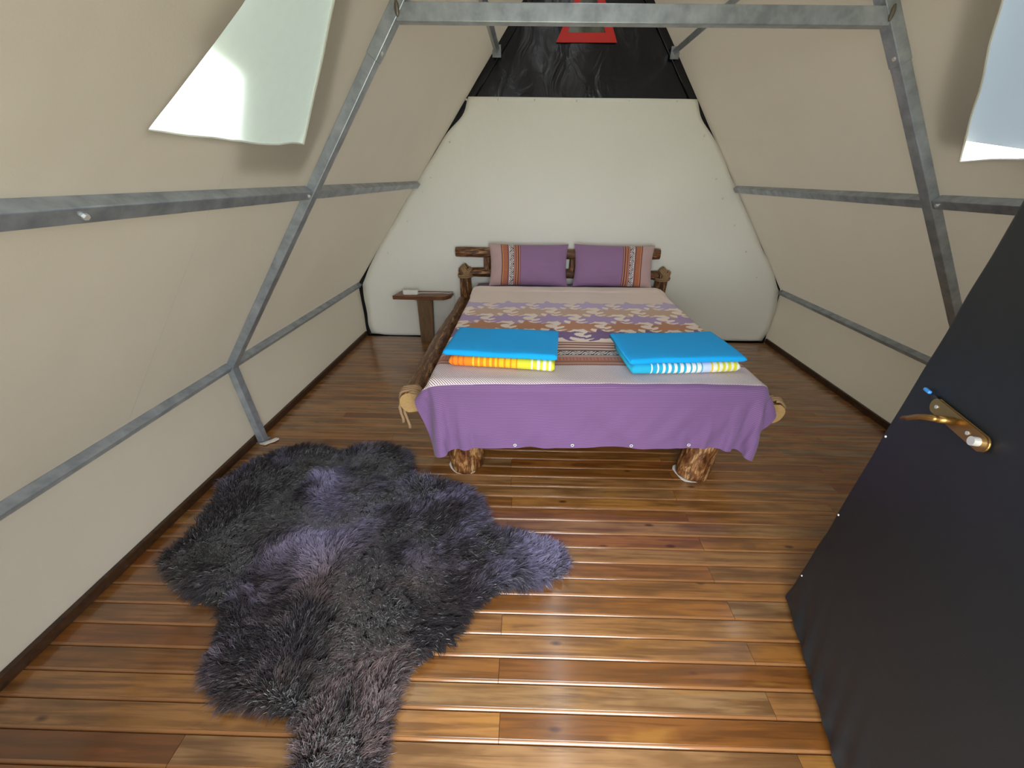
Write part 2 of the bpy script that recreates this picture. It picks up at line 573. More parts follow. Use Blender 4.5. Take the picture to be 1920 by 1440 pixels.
WL = {-1: 'triangular netted window in the left sloping lining with pale green storm flap',
      1: 'triangular window in the right sloping lining with pale blue storm flap, bright strip below'}
for sgn, nm in ((-1, 'window_1'), (1, 'window_2')):
    w = empty(nm); struct(w, WL[sgn])
    def sh(name, pts, out, mat, th):
        tri = tessellate_polygon([[Vector((a, b, 0)) for a, b in pts]])
        m = MB(); m.add([slope_pt(sgn, a, b, out) for a, b in pts], [tuple(t) for t in tri])
        o = m.build(name, mat, w); s = o.modifiers.new('thickness', 'SOLIDIFY'); s.thickness = th; s.offset = 0
        return o
    big = [(a + (.012 if a > 1.5 else -.012), b + (.01 if b > 2 else -.01)) for a, b in HOLE[sgn]]
    if sgn < 0:
        tri = tessellate_polygon([[Vector((a, b, 0)) for a, b in big]])
        m = MB(); m.add([slope_pt(sgn, a, b, .008) for a, b in big], [tuple(t) for t in tri]); m.build('insect_net', MAT_NET, w)
    sh('storm_flap', FLAP[sgn], .035, MAT_FLAP[sgn], .002)
    # cut edge of the lining
    hem = MB(); hem.tube([slope_pt(sgn, a, b, .003) for a, b in WHOLE[sgn]], .0035, 6, closed=True)
    hem.build('hem', plain('hem_fabric', (214, 216, 208), .8), w)

# rear wall: black tarpaulin, lower lining panel, red framed gable window
nz, nxn = 70, 48
zz = np.linspace(-0.06, RIDGE, nz); uu = np.linspace(-1, 1, nxn)
Z, U = np.meshgrid(zz, uu, indexing='ij')
X = U * np.maximum(half_width(Z), 0)
Yb = YB + .012 + .008 * vnoise(X * 4, Z * 4, 5) + .004 * vnoise(X * 11, Z * 9, 6)
wall_back = struct(link('wall_back', grid_mesh('wall_back', np.stack([X, Yb, Z], -1), MAT_TARP, flip=True)),
                   'rear gable wall of glossy black tarpaulin')
wall_back.modifiers.new('t', 'SOLIDIFY').thickness = .003
ztop = 2.186
zz = np.linspace(0.012, ztop, 80); uu = np.linspace(-1, 1, 60)
Z, U = np.meshgrid(zz, uu, indexing='ij')
hw = half_width(Z)
def inset(z, s):
    i = .012 + .010 * vnoise(z * 5, np.full_like(z, s * 3.7 + 9), 8)
    i = i + .055 * np.exp(-((z - 2.06) / .10) ** 2) + .030 * np.exp(-((z - H1) / .16) ** 2) + .05 * np.exp(-(z / .10) ** 2)
    if s > 0: i = i + .014 * np.exp(-((z - 1.62) / .1) ** 2) - .02 * np.exp(-((z - 2.06) / .10) ** 2)
    else: i = i + .045 * np.exp(-((z - .28) / .22) ** 2)
    return i
XL = -hw + inset(Z, -1); XR = hw - inset(Z, 1)
X = XL + (XR - XL) * (U + 1) / 2
edge = 1 - np.abs(U) ** 14
YP = YB - .018 - .010 * edge - .010 * vnoise(X * 2.2, Z * 2.2, 11) * edge - .012 * np.exp(-(Z / .07) ** 2) * (.5 + .5 * vnoise(X * 7, Z * 3, 12))
Z2 = Z + (Z < .05) * .012 * vnoise(X * 6, Z * 0, 13)
Z2 = np.maximum(Z2, .004)
panel = link('lining_panel', grid_mesh('lining_panel', np.stack([X, YP, Z2], -1), MAT_PANEL, flip=True), wall_back)
panel['label'] = 'cream padded lining panel screwed over the lower rear wall'
panel.modifiers.new('t', 'SOLIDIFY').thickness = .004
sm = MB(); sm.sphere((0, 0, 0), (.009, .005, .009), 8, 4); SCREW = sm.mesh('screw', MAT_SCREW, True)
for px, pz in ((-.985, 2.165), (-.71, 2.168), (-.40, 2.168), (-.045, 2.166), (-1.15, 1.86), (-1.35, 1.58), (-1.44, 1.46), (-1.62, 1.20), (-1.86, .90),
               (1.09, 1.93), (1.28, 1.60), (1.385, 1.44), (1.56, 1.21), (1.745, .97), (1.93, .72), (.40, 2.168), (.80, 2.168)):
    o = link('screw', SCREW, panel); o.location = (px, YB - .030, pz)
gw = empty('window_3'); struct(gw, 'small triangular gable window with a red border in the black rear wall')
yw = YB - .004
fr = MB()
o3 = [(-.240, 2.545), (.250, 2.547), (.006, 3.03)]; i3 = [(-.152, 2.604), (.150, 2.606), (0, 2.93)]
fr.add([(x, yw - .006, z) for x, z in o3 + i3] + [(x, yw + .004, z) for x, z in o3 + i3],
       [(0, 1, 4, 3), (1, 2, 5, 4), (2, 0, 3, 5), (6, 9, 10, 7), (7, 10, 11, 8), (8, 11, 9, 6),
        (0, 6, 7, 1), (1, 7, 8, 2), (2, 8, 6, 0), (3, 4, 10, 9), (4, 5, 11, 10), (5, 3, 9, 11)])
fr.build('red_border', MAT_RED, gw)
tp = NT('murky_clear_vinyl')
tp.l(tp.ramp([(.35, lin((40, 42, 40))), (.55, lin((82, 88, 78))), (.75, lin((118, 122, 110)))], tp.noise(tp.pos, 9, 3)).outputs[0], tp.b.inputs['Base Color'])
tp.set(Roughness=.18)
pn = MB(); pn.add([(x * 1.03, yw + d, z) for d in (0, .002) for x, z in i3], [(0, 1, 2), (5, 4, 3), (0, 3, 4, 1), (1, 4, 5, 2), (2, 5, 3, 0)])
pn.build('pane', tp.m, gw)
# folded tarpaulin edge along the right rafter of the gable
for sgn in (-1, 1):
    m = MB(); m.tube([(sgn * (float(half_width(z)) - .075), YB - .004, z) for z in np.linspace(2.19, 3.1, 8)], .006, 6)
    m.build('folded_hem', MAT_TARP, wall_back, True)

# front wall with the doorway behind the photographer
DX0, DX1, DZ = -0.86, 0.39, 2.06
fwm = MB()
def fpoly(pts):
    n = len(pts)
    fwm.add([(x, Y0 - .03, z) for x, z in pts] + [(x, Y0, z) for x, z in pts],
            [tuple(range(n)), tuple(range(n, 2 * n))[::-1]] + [(i, n + i, n + (i + 1) % n, (i + 1) % n) for i in range(n)])
hwf = lambda z: float(half_width(z))
fpoly([(-hwf(0), 0), (DX0, 0), (DX0, DZ), (-hwf(DZ), DZ), (-hwf(H1), H1)])
fpoly([(DX1, 0), (hwf(0), 0), (hwf(H1), H1), (hwf(DZ), DZ), (DX1, DZ)])
fpoly([(-hwf(DZ), DZ), (hwf(DZ), DZ), (0, RIDGE)])
struct(fwm.build('wall_front', MAT_LINING), 'front gable lining with the doorway opening')

# baseboards
for sgn, side in ((-1, 'left'), (1, 'right')):
    m = MB(); m.add([], [])
    xo = B - .004
    m.box((min(sgn * xo, sgn * (xo - .022)), Y0 + .005, 0.0), (max(sgn * xo, sgn * (xo - .022)), YB - .03, .048))
    struct(m.build('baseboard_' + side, MAT_BASEB, bevel=.004), 'thin dark wooden skirting strip along the %s wall' % side)

# ------------------------------------------------------------------ steel frame
frame = tag(empty('tent_frame', (0, YF, 0)), 'welded grey galvanised steel tube frame inside the tent lining', 'frame')
def fpart(mb, name, mat=MAT_STEEL, bevel=.003):
    mb.v = [(x, y - YF, z) for x, y, z in mb.v]
    return mb.build(name, mat, frame, bevel=bevel)
for s in (-1, 1):
    nrm = (s * NX, 0, NZ)
    zt = RIDGE - .06
    xt = K + SLX / SLZ * (zt - H1)
    m = MB(); m.beam((s * (K + .004), YF, H1 - .012), (s * xt, YF, zt), .052, .042, nrm); fpart(m, 'rafter')
    m = MB(); m.beam((s * (K - .012), YF, .006), (s * (K - .002), YF, H1 + .005), .050, .042, (s, 0, 0)); fpart(m, 'post')
    m = MB(); m.box((s * (K - .012) - .03, YF - .034, .0005), (s * (K - .012) + .03, YF + .034, .006)); fpart(m, 'foot_plate', bevel=0)
    for (x, z), hh, ww in (((K, H1), .042, .040), ((M_, H2), .042, .046), ((U_, H4), .038, .038)):
        for a, b in ((Y0 + .01, YF - .027), (YF + .027, YB - .032)):
            m = MB(); m.beam((s * x, a, z), (s * x, b, z), ww, hh, nrm); fpart(m, 'purlin')
    # gusset plates where the upper purlins meet the rear wall
    m = MB(); m.box((s * U_ - .035, YB - .036, H4 - .05), (s * U_ + .035, YB - .030, H4 + .03)); fpart(m, 'end_plate', bevel=0)
    # splice sleeve on the rafter below the collar beam
    m = MB(); z0, z1 = 2.02, 2.30
    xs = lambda z: s * (K + SLX / SLZ * (z - H1) - .003)
    m.beam((xs(z0), YF, z0), (xs(z1), YF, z1), .058, .046, nrm); fpart(m, 'splice_sleeve')
m = MB(); m.beam((-T_ + .012, YF - .004, H3 + .002), (T_ - .012, YF - .004, H3 + .002), .046, .058); fpart(m, 'collar_beam')
bm_ = MB(); bm_.tube([(0, 0, 0), (0, 0, .008)], .008, 6); BOLT = bm_.mesh('bolt', MAT_SCREW)
def bolt(p, d):
    o = link('bolt', BOLT, frame); o.location = (p[0], p[1] - YF, p[2])
    o.rotation_euler = Vector(d).to_track_quat('Z', 'Y').to_euler()
for s in (-1, 1):
    inn = Vector((-s * NX, 0, -NZ))
    for yy, x, z in ((.94, M_, H2), (YF - .05, M_, H2)):
        bolt(Vector((s * x, yy, z)) + inn * .020, inn)
    for z in (2.05, 2.27):
        bolt(Vector((s * (K + SLX / SLZ * (z - H1)), YF - .012, z)) + inn * .022, inn)
    m = MB(); m.sphere((s * (T_ - .02), YF - .030, H3 + .01), (.010, .007, .026), 8, 6); 
    fpart(m, 'weld', plain('weld_bead', (112, 106, 96), .5, .6), 0)

# ------------------------------------------------------------------ door
A = Vector((0.746, 0.988)); Dd = Vector((-.3006, -.9537))
DW, DH, DT = 1.215, 2.0, .045
door = empty('door_1', (A.x, A.y, 0)); struct(door, 'open entrance door covered in dark charcoal vinyl with a brass lever')
ang = math.atan2(Dd.y, Dd.x); door.rotation_euler = (0, 0, ang)
# local frame: +x from the free edge to the hinge, -y... the face towards the room centre has local y sign below
fs = -1 if (Matrix.Rotation(ang, 2) @ Vector((0, 1))).x > 0 else 1
nu, nv = 220, 200
u = np.linspace(0, 1, nu); v = np.linspace(0, 1, nv) ** 1.8
Vv, Uu = np.meshgrid(v, u, indexing='ij')
xx = Uu * DW; zzv = .014 + Vv * DH
dz = zzv - .014
pucker = .013 * np.exp(-dz / .085) * np.clip(dz / .035, .12, 1) * np.sin(xx * 58 + dz * 16 + 2.0 * vnoise(xx * 5, dz * 0, 20) + dz * 9) * (.4 + .6 * np.abs(vnoise(xx * 6, dz * 2, 21)))
crease = .004 * np.exp(-xx / .05) * vnoise(dz * 9, xx * 2, 22)
puff = .004 * vnoise(xx * 3, dz * 3, 23)
ed = np.minimum(np.minimum(xx, DW - xx), np.minimum(dz, DH - dz))
rnd = -.012 * np.clip(1 - ed / .014, 0, 1) ** 2
face_y = fs * (DT / 2 + pucker + crease + puff + rnd)
P1 = np.stack([xx, face_y, zzv], -1)
P2 = np.stack([xx, -fs * (DT / 2 + rnd), zzv], -1)
V = np.concatenate([P1.reshape(-1, 3), P2.reshape(-1, 3)])
idx = np.arange(nu * nv).reshape(nv, nu)
q = np.stack([idx[:-1, :-1], idx[:-1, 1:], idx[1:, 1:], idx[1:, :-1]], -1).reshape(-1, 4)
q2 = q[:, ::-1] + nu * nv
ring = np.concatenate([idx[0, :-1], idx[:-1, -1], idx[-1, :0:-1], idx[:0:-1, 0]])
rn = np.roll(ring, -1)
sd = np.stack([ring, ring + nu * nv, rn + nu * nv, rn], -1)
Q = np.concatenate([q, q2, sd])
if fs > 0: Q = Q[:, ::-1]
slab = link('door_leaf', raw_mesh('door_leaf', V, Q, MAT_VINYL), door)
fy = fs * (DT / 2 + .004)
def dpos(p):   # world point -> door local
    d = Vector((p[0] - A.x, p[1] - A.y)); c, s_ = math.cos(-ang), math.sin(-ang)
    return Vector((c * d.x - s_ * d.y, s_ * d.x + c * d.y, p[2]))
# long lock plate lying along the leaf
pl = MB()
cap = [(.226 + .018 * math.cos(a) + (0.168 / 2) * (1 if math.cos(a) > 0 else -1), 1.079 + .018 * math.sin(a)) for a in np.linspace(0, 2 * math.pi, 20, endpoint=False)]
n = len(cap)
pl.add([(x, fy, z) for x, z in cap] + [(x, fy + fs * .007, z) for x, z in cap],
       [tuple(range(n)), tuple(range(n, 2 * n))[::-1]] + [(i, (i + 1) % n, n + (i + 1) % n, n + i) for i in range(n)])
plate = pl.build('lock_plate', MAT_BRASS, door, bevel=.002)
plate['label'] = 'aged brass lock plate'
lv = MB()
lv.tube([(.218, fy + fs * .004, 1.079), (.218, fy + fs * .040, 1.079)], .0095, 12)
lv.tube([(.218, fy + fs * .036, 1.079), (.216, fy + fs * .044, 1.078), (.200, fy + fs * .050, 1.070), (.180, fy + fs * .052, 1.058), (.150, fy + fs * .050, 1.036), (.128, fy + fs * .048, 1.022)],
        [.0085, .0088, .0082, .0076, .0068, .006], 12)
lv.sphere((.128, fy + fs * .048, 1.022), .0062, 10, 6)
lever = lv.build('lever', MAT_BRASS, plate, True); lever['label'] = 'polished brass lever'
cy = MB(); cy.tube([(.305, fy + fs * .006, 1.079), (.305, fy + fs * .020, 1.079)], .011, 14)
cy.build('lock_cylinder', MAT_SCREW, plate)
for xs_ in (.147, .270):
    c_ = MB(); c_.tube([(xs_, fy + fs * .006, 1.079), (xs_, fy + fs * .009, 1.079)], .005, 8); c_.build('screw', MAT_SCREW, plate)
lt = MB(); lt.box((.072, min(fy, fy + fs * .009), 1.091), (.098, max(fy, fy + fs * .009), 1.100))  # blue glint of sky near the lock, put in as a coloured tab
lt.build('sky_glint_tab', plain('sky_glint_blue', (72, 156, 240), .3), door, bevel=.003)['label'] = 'small blue tab standing in for a sky glint above the lock plate'
lt = MB(); lt.sphere((.115, fy + fs * .001, 1.088), (.016, .004, .009), 10, 6); lt.build('latch_socket', MAT_HOLE, door)
for (xs_, zs_) in ((.03, .20), (.03, .55), (.03, .9)):
    c_ = MB(); c_.sphere((xs_, fy, zs_), (.004, .003, .004), 8, 4); c_.build('tack', MAT_SCREW, door)

# ------------------------------------------------------------------ log bed
def log_object(name, p0, p1, r0, r1, parent, seed, seg=20, rings=26, knob=.08, bend=0.0, org=(0, 0, 0)):
    p0 = Vector(p0) - Vector(org); p1 = Vector(p1) - Vector(org); d = (p1 - p0); L = d.length; d.normalize()
    ref = Vector((0, 0, 1)) if abs(d.z) < .8 else Vector((0, 1, 0))
    u = (ref - d * ref.dot(d)).normalized(); s = d.cross(u)
    vs = []; uvs = []
    th = np.linspace(0, 2 * math.pi, seg, endpoint=False)
    for i in range(rings):
        f = i / (rings - 1); r = r0 + (r1 - r0) * f
        wob = 1 + knob * vnoise(np.cos(th) * 1.5 + 5, np.full(seg, f * L * 5) + np.sin(th) * 1.5, seed) + .05 * vnoise(th * 3.5, np.full(seg, f * L * 9), seed + 1)
        wob[:] = wob
        cc = p0 + d * (L * f) + (u * math.sin(f * 3.1 + seed) + s * math.sin(f * 4.3 + 2 * seed)) * bend * math.sin(math.pi * f)
        if i in (0, rings - 1): wob = wob * .95
        for k in range(seg):
            vs.append(cc + (u * math.cos(th[k]) + s * math.sin(th[k])) * (r * wob[k]))
            uvs.append((k / seg * 2, f * L))
    fs_ = []; mi = []
    for i in range(rings - 1):
        for k in range(seg):
            q_ = (k + 1) % seg
            fs_.append((i*seg+k, i*seg+q_, (i+1)*seg+q_, (i+1)*seg+k)); mi.append(0)
    fs_.append(tuple(range(seg))[::-1]); fs_.append(tuple((rings-1)*seg + k for k in range(seg))); mi += [1, 1]
    me = bpy.data.meshes.new(name); me.from_pydata(vs, [], fs_)
    me.materials.append(MAT_BARK); me.materials.append(MAT_CUT)
    me.polygons.foreach_set('material_index', mi)
    me.polygons.foreach_set('use_smooth', [m_ == 0 for m_ in mi])
    ul = me.uv_layers.new(name='UVMap')
    for lo in me.loops: ul.data[lo.index].uv = uvs[lo.vertex_index]
    me.update()
    return link(name, me, parent)

BEDX, BEDY = -0.05, 2.8
ORG = (BEDX, BEDY, 0)
bed = tag(empty('log_bed', ORG), 'rustic double bed frame made of varnished bark-covered logs lashed with rope', 'bed')
LG = lambda *a, **k: log_object(*a, org=ORG, **k)
LG('leg', (-.785, 1.81, .002), (-.775, 1.81, .36), .098, .092, bed, 31, knob=.16)
LG('leg', (.612, 1.785, .002), (.640, 1.79, .36), .100, .094, bed, 33, knob=.12)
LG('leg', (-.80, 3.62, .002), (-.80, 3.62, .36), .09, .085, bed, 35)
LG('leg', (.70, 3.62, .002), (.70, 3.62, .36), .09, .085, bed, 37)
LG('side_rail', (-1.092, 1.835, .437), (-1.098, 3.90, .437), .068, .064, bed, 39, rings=50, bend=.010)
LG('side_rail', (.985, 1.800, .437), (.965, 3.90, .437), .068, .064, bed, 41, rings=50, bend=.010)
LG('cross_log', (-1.02, 1.815, .388), (.915, 1.815, .388), .058, .056, bed, 43, rings=40)
LG('cross_log', (-1.03, 3.60, .388), (.895, 3.60, .388), .058, .056, bed, 45, rings=40)
LG('head_post', (-1.070, 3.875, .002), (-1.070, 3.875, .775), .064, .060, bed, 47)
LG('head_post', (.930, 3.875, .002), (.930, 3.875, .775), .064, .060, bed, 49)
LG('head_rail', (-1.135, 3.888, .735), (1.0, 3.888, .735), .046, .044, bed, 51, rings=40)
LG('head_rail', (-1.155, 3.888, .930), (.868, 3.888, .942), .049, .052, bed, 53, rings=40, bend=.010)
LG('head_stub', (-.850, 3.895, .700), (-.848, 3.895, .930), .036, .034, bed, 55)
LG('head_stub', (.02, 3.895, .700), (.02, 3.895, .930), .036, .034, bed, 57)
LG('head_stub', (.70, 3.895, .700), (.70, 3.895, .930), .036, .034, bed, 59)
for x0 in np.linspace(1.95, 3.75, 9):
    m = MB(); m.box((-1.03 - BEDX, x0 - .045 - BEDY, .435), (.92 - BEDX, x0 + .045 - BEDY, .455)); m.build('slat', MAT_CUT, bed)
def ringpath(c, ax, r, turns=1, pitch=.012, n=22, ph=0, ell=1.0):
    ax = Vector(ax).normalized(); ref = Vector((0, 0, 1)) if abs(ax.z) < .9 else Vector((0, 1, 0))
    u = (ref - ax * ref.dot(ax)).normalized(); s = ax.cross(u)
    return [Vector(c) - Vector(ORG) + (u * math.cos(ph + 2 * math.pi * t / n) * ell + s * math.sin(ph + 2 * math.pi * t / n)) * r * (1 + .04 * math.sin(t * 1.7)) + ax * (pitch * t / n) for t in range(int(n * turns) + 1)]
m = MB(); m.tube(ringpath((-1.092, 1.862, .440), (0, 1, .35), .074, 3.1, .015), .0085, 8)
m.tube(ringpath((-1.088, 1.875, .445), (.35, 1, -.3), .078, 1.2, .01), .0085, 8)
m.tube([Vector(p) - Vector(ORG) for p in ((-1.160, 1.868, .43), (-1.166, 1.845, .40), (-1.160, 1.838, .36), (-1.152, 1.836, .325), (-1.154, 1.835, .300))], [.009, .009, .008, .009, .011], 8)
m.tube([Vector(p) - Vector(ORG) for p in ((-1.150, 1.870, .40), (-1.140, 1.842, .365), (-1.128, 1.836, .32), (-1.120, 1.834, .285), (-1.118, 1.833, .262))], [.009, .009, .008, .009, .011], 8)
m.build('rope_lashing', MAT_ROPE, bed, True)
m = MB(); m.tube(ringpath((.985, 1.835, .440), (0, 1, .3), .075, 3, .014), .0085, 8); m.build('rope_lashing', MAT_ROPE, bed, True)
for sx in (-1.070, .930):
    m = MB()
    m.tube(ringpath((sx, 3.868, .738), (1, 0, .8), .066, 3.2, .016), .009, 8)
    m.tube(ringpath((sx, 3.868, .742), (1, 0, -.8), .068, 2.2, .016, ph=1), .009, 8)
    m.tube(ringpath((sx, 3.870, .690), (0, 0, 1), .070, 2.2, .016), .009, 8)
    m.build('rope_lashing', MAT_ROPE, bed, True)
MAT_FOAM = plain('white_foam', (226, 222, 214), .8)
def scrap(name, pts, z0, z1, parent=None, org=(0, 0)):
    m = MB(); m.prism([(x - org[0], y - org[1]) for x, y in pts], z0, z1); return m.build(name, MAT_FOAM, parent)
for lx, ly in ((-.785, 1.81), (.612, 1.785)):
    pts = [(lx + (.092 + .012 * math.sin(3 * a + lx)) * math.cos(a) - .012, ly + (.092 + .010 * math.cos(2 * a)) * math.sin(a) - .004) for a in np.linspace(0, 2 * math.pi, 18, endpoint=False)]
    scrap('foot_pad', pts, .0005, .004, bed, (BEDX, BEDY))

# mattress in its sheet
def rounded_box_mesh(name, hx, hy, hz, r, mat, nx=40, ny=40, nzz=8, e=6):
    bm = bmesh.new()
    bmesh.ops.create_cube(bm, size=2)
    bmesh.ops.subdivide_edges(bm, edges=bm.edges, cuts=14, use_grid_fill=True)
    for v_ in bm.verts:
        p = Vector((v_.co.x * hx, v_.co.y * hy, v_.co.z * hz))
        c = Vector((max(-hx + r, min(hx - r, p.x)), max(-hy + r, min(hy - r, p.y)), max(-hz + r, min(hz - r, p.z))))
        d = p - c
        v_.co = c + (d.normalized() * r if d.length > 1e-6 else d)
    for f_ in bm.faces: f_.smooth = True
    me = bpy.data.meshes.new(name); bm.to_mesh(me); bm.free(); me.materials.append(mat)
    return me
MX0, MX1, MY0, MY1, MZ0, MZ1 = -.945, .850, 1.690, 3.835, .456, .655
PURPLE = (124, 90, 140)
tsheet = NT('purple_sheet'); tsheet.set(Base_Color=lin(PURPLE), Roughness=.85, Sheen_Weight=.15)
tsheet.bump(tsheet.noise(tsheet.pos, 5, 3), .2, .02)
mat_ = link('mattress', rounded_box_mesh('mattress', (MX1 - MX0) / 2, (MY1 - MY0) / 2, (MZ1 - MZ0) / 2, .035, tsheet.m))
mat_.location = ((MX0 + MX1) / 2, (MY0 + MY1) / 2, (MZ0 + MZ1) / 2)
tag(mat_, 'double mattress in a plain purple fitted sheet on the log bed', 'mattress')

# ---- bedspread: settle a cloth grid over mattress and rails
def settle():
    nx, ny = 66, 70
    s0, s1 = -1.045, 0.960
    t0, t1 = 1.690 - .355, 3.570          # unrolled length; below MY0 it hangs over the foot
    S = np.linspace(s0, s1, nx); Tt = np.linspace(t0, t1, ny)
    P = np.zeros((ny, nx, 3)); P[..., 0] = S[None, :]; P[..., 1] = Tt[:, None] + .02 + .055 * (S[None, :] + 1) / 2 * ((Tt[:, None] - t0) / (t1 - t0)); P[..., 2] = .672
    P[..., 2] += .002 * RNG.standard_normal((ny, nx))
    dx = (s1 - s0) / (nx - 1); dy = (t1 - t0) / (ny - 1)
    prev = P.copy(); pin = P[-8:, :, :2].copy()
    lo = np.array([MX0, MY0, MZ0 - .3]); hi = np.array([MX1, MY1, MZ1]); R = .040; th = .006
    def collide(P, prev):
        c = np.clip(P, lo + R, hi - R)
        d = P - c; L = np.linalg.norm(d, axis=-1, keepdims=True)
        inside = L[..., 0] < 1e-6
        push = (L < R + th) & (L > 1e-6)
        tgt = c + d / np.maximum(L, 1e-6) * (R + th)
        tgt[inside] = P[inside]; tgt[inside, 2] = MZ1 + th
        hit = (push[..., 0] | inside)
        P = np.where(hit[..., None], tgt, P)
        for rx, ry0, r in ((-1.095, 1.835, .070), (.975, 1.80, .070)):
            cy_ = np.clip(P[..., 1], ry0, 3.9)
            cc = np.stack([np.full_like(cy_, rx), cy_, np.full_like(cy_, .437)], -1)
            d = P - cc; L = np.linalg.norm(d, axis=-1, keepdims=True)
            h2 = (L < r + th)
            P = np.where(h2, cc + d / np.maximum(L, 1e-6) * (r + th), P); hit |= h2[..., 0]
        # legs
        for lx, ly in ((-.78, 1.81), (.626, 1.80)):
            d = P[..., :2] - np.array([lx, ly]); L = np.linalg.norm(d, axis=-1, keepdims=True)
            h3 = (L < .106 + th) & (P[..., 2:3] < .37)
            Pn = P.copy(); Pn[..., :2] = np.where(h3, np.array([lx, ly]) + d / np.maximum(L, 1e-6) * (.106 + th), P[..., :2]); P = Pn; hit |= h3[..., 0]
        fr = np.where(hit[..., None], .1, 1.0)
        pv = P - (P - prev) * fr
        return P, pv
    def con(P, a, b, rest, k):
        A_, B_ = P[a], P[b]
        d = B_ - A_; L = np.linalg.norm(d, axis=-1, keepdims=True)
        c = d * ((L - rest) / np.maximum(L, 1e-9) * .5 * k)
        P[a] += c; P[b] -= c
    sl = slice
    def pairs(st, off):
        return sl(off, None, st)
    dg = math.hypot(dx, dy)
    for it in range(300):
        vel = (P - prev) * .96
        prev = P.copy()
        P = P + vel; P[..., 2] -= .0009
        for _ in range(9):
            for o_ in (0, 1):
                n_ = (nx - o_) // 2
                con(P, (sl(None), sl(o_, o_ + 2 * n_, 2)), (sl(None), sl(o_ + 1, o_ + 2 * n_, 2)), dx, 1)
                n_ = (ny - o_) // 2
                con(P, (sl(o_, o_ + 2 * n_, 2), sl(None)), (sl(o_ + 1, o_ + 2 * n_, 2), sl(None)), dy, 1)
            con(P, (sl(0, -1), sl(0, -1)), (sl(1, None), sl(1, None)), dg, .15)
            con(P, (sl(0, -1), sl(1, None)), (sl(1, None), sl(0, -1)), dg, .15)
            con(P, (sl(None), sl(0, -2)), (sl(None), sl(2, None)), 2 * dx, .015)
            con(P, (sl(0, -2), sl(None)), (sl(2, None), sl(None)), 2 * dy, .015)
            P, prev2 = collide(P, prev)
            keep = (P[-8:, :, 2:3] > .63); P[-8:, :, :2] = np.where(keep, pin, P[-8:, :, :2])
        prev = prev2
    return P, S, Tt
CP, CS, CT = settle()

def upsample(P, f):
    """cubic (Catmull-Rom) upsampling of a grid along both axes"""
    def up1(A):
        n = A.shape[0]; m = (n - 1) * f + 1
        t = np.arange(m) / f; i = np.minimum(t.astype(int), n - 2); w = (t - i).reshape((-1,) + (1,) * (A.ndim - 1))
        p0 = A[np.maximum(i - 1, 0)]; p1 = A[i]; p2 = A[i + 1]; p3 = A[np.minimum(i + 2, n - 1)]
        return .5 * (2 * p1 + (-p0 + p2) * w + (2 * p0 - 5 * p1 + 4 * p2 - p3) * w**2 + (-p0 + 3 * p1 - 3 * p2 + p3) * w**3)
    return np.swapaxes(up1(np.swapaxes(up1(P), 0, 1)), 0, 1)
F_ = 7
CPu = upsample(CP, F_)
Su = np.linspace(CS[0], CS[-1], CPu.shape[1]); Tu = np.linspace(CT[0], CT[-1], CPu.shape[0])
TT, SS = np.meshgrid(Tu, Su, indexing='ij')
# the head end is turned over: a slightly thicker strip
CPu[..., 2] += .007 / (1 + np.exp(-(TT - 3.43 - .012 * vnoise(SS * 6, TT * 0, 60)) * 160)) * (CPu[..., 2] > .64)
top = CPu[..., 2] > .645
CPu[..., 2] += top * .0022 * (vnoise(SS * 7, TT * 6, 61) + .5 * vnoise(SS * 15, TT * 14, 62) + 1)

hang = np.clip((.60 - CPu[..., 2]) / .25, 0, 1) * (CPu[..., 1] < 1.75)
CPu[..., 1] -= hang * .017 * (vnoise(SS * 6 + TT * 5, TT * 2.5, 63) + .5 * vnoise(SS * 13 - TT * 8, TT * 4, 64) + .6)
# ---- woven print of the bedspread: galloping horses, stripes, zigzag
HORSE = np.array([(.00,.33),(.03,.40),(.09,.46),(.13,.54),(.16,.50),(.24,.49),(.31,.50),(.33,.58),(.36,.66),(.42,.68),(.45,.62),(.50,.55),(.60,.52),(.70,.53),(.78,.50),
                  (.86,.54),(.97,.52),(1.06,.46),(.96,.47),(.88,.45),(.84,.38),(.88,.30),(.97,.24),(1.05,.24),(1.06,.19),(.96,.17),(.85,.20),(.76,.24),(.72,.16),(.78,.07),(.86,.04),
                  (.84,.0),(.74,.01),(.64,.10),(.58,.20),(.46,.17),(.36,.19),(.30,.11),(.20,.06),(.08,.03),(.07,.08),(.17,.13),(.22,.20),(.12,.16),(.0,.13),(-.03,.17),(.08,.22),
                  (.16,.28),(.18,.36),(.12,.36),(.05,.32)])
def inside(poly, x, y):
    r = np.zeros(x.shape, bool); n = len(poly)
    for i in range(n):
        x1, y1 = poly[i]; x2, y2 = poly[(i + 1) % n]
        c = ((y1 > y) != (y2 > y))
        if y1 != y2: r ^= c & (x < (x2 - x1) * (y - y1) / (y2 - y1) + x1)
    return r
TY = TT + .002
C3 = lambda c: np.array(lin(c)[:3])
col = np.empty(TY.shape + (4,)); col[..., 3] = 1
col[..., :3] = C3((240, 222, 214))
col[TY > 3.45, :3] = C3((246, 232, 222))
hb = (TY < 3.02) & (TY > 2.25)
col[hb, :3] = C3((248, 232, 222))
blend = np.clip((3.20 - TY) / .2, 0, 1)[..., None]
m_ = (TY <= 3.2) & (TY >= 3.0); 
ROWS = [(2.90, (196, 178, 216), .25), (2.735, (208, 174, 152), .25), (2.575, (178, 150, 198), .25), (2.42, (192, 132, 98), .25), (2.262, (124, 92, 146), .25)]
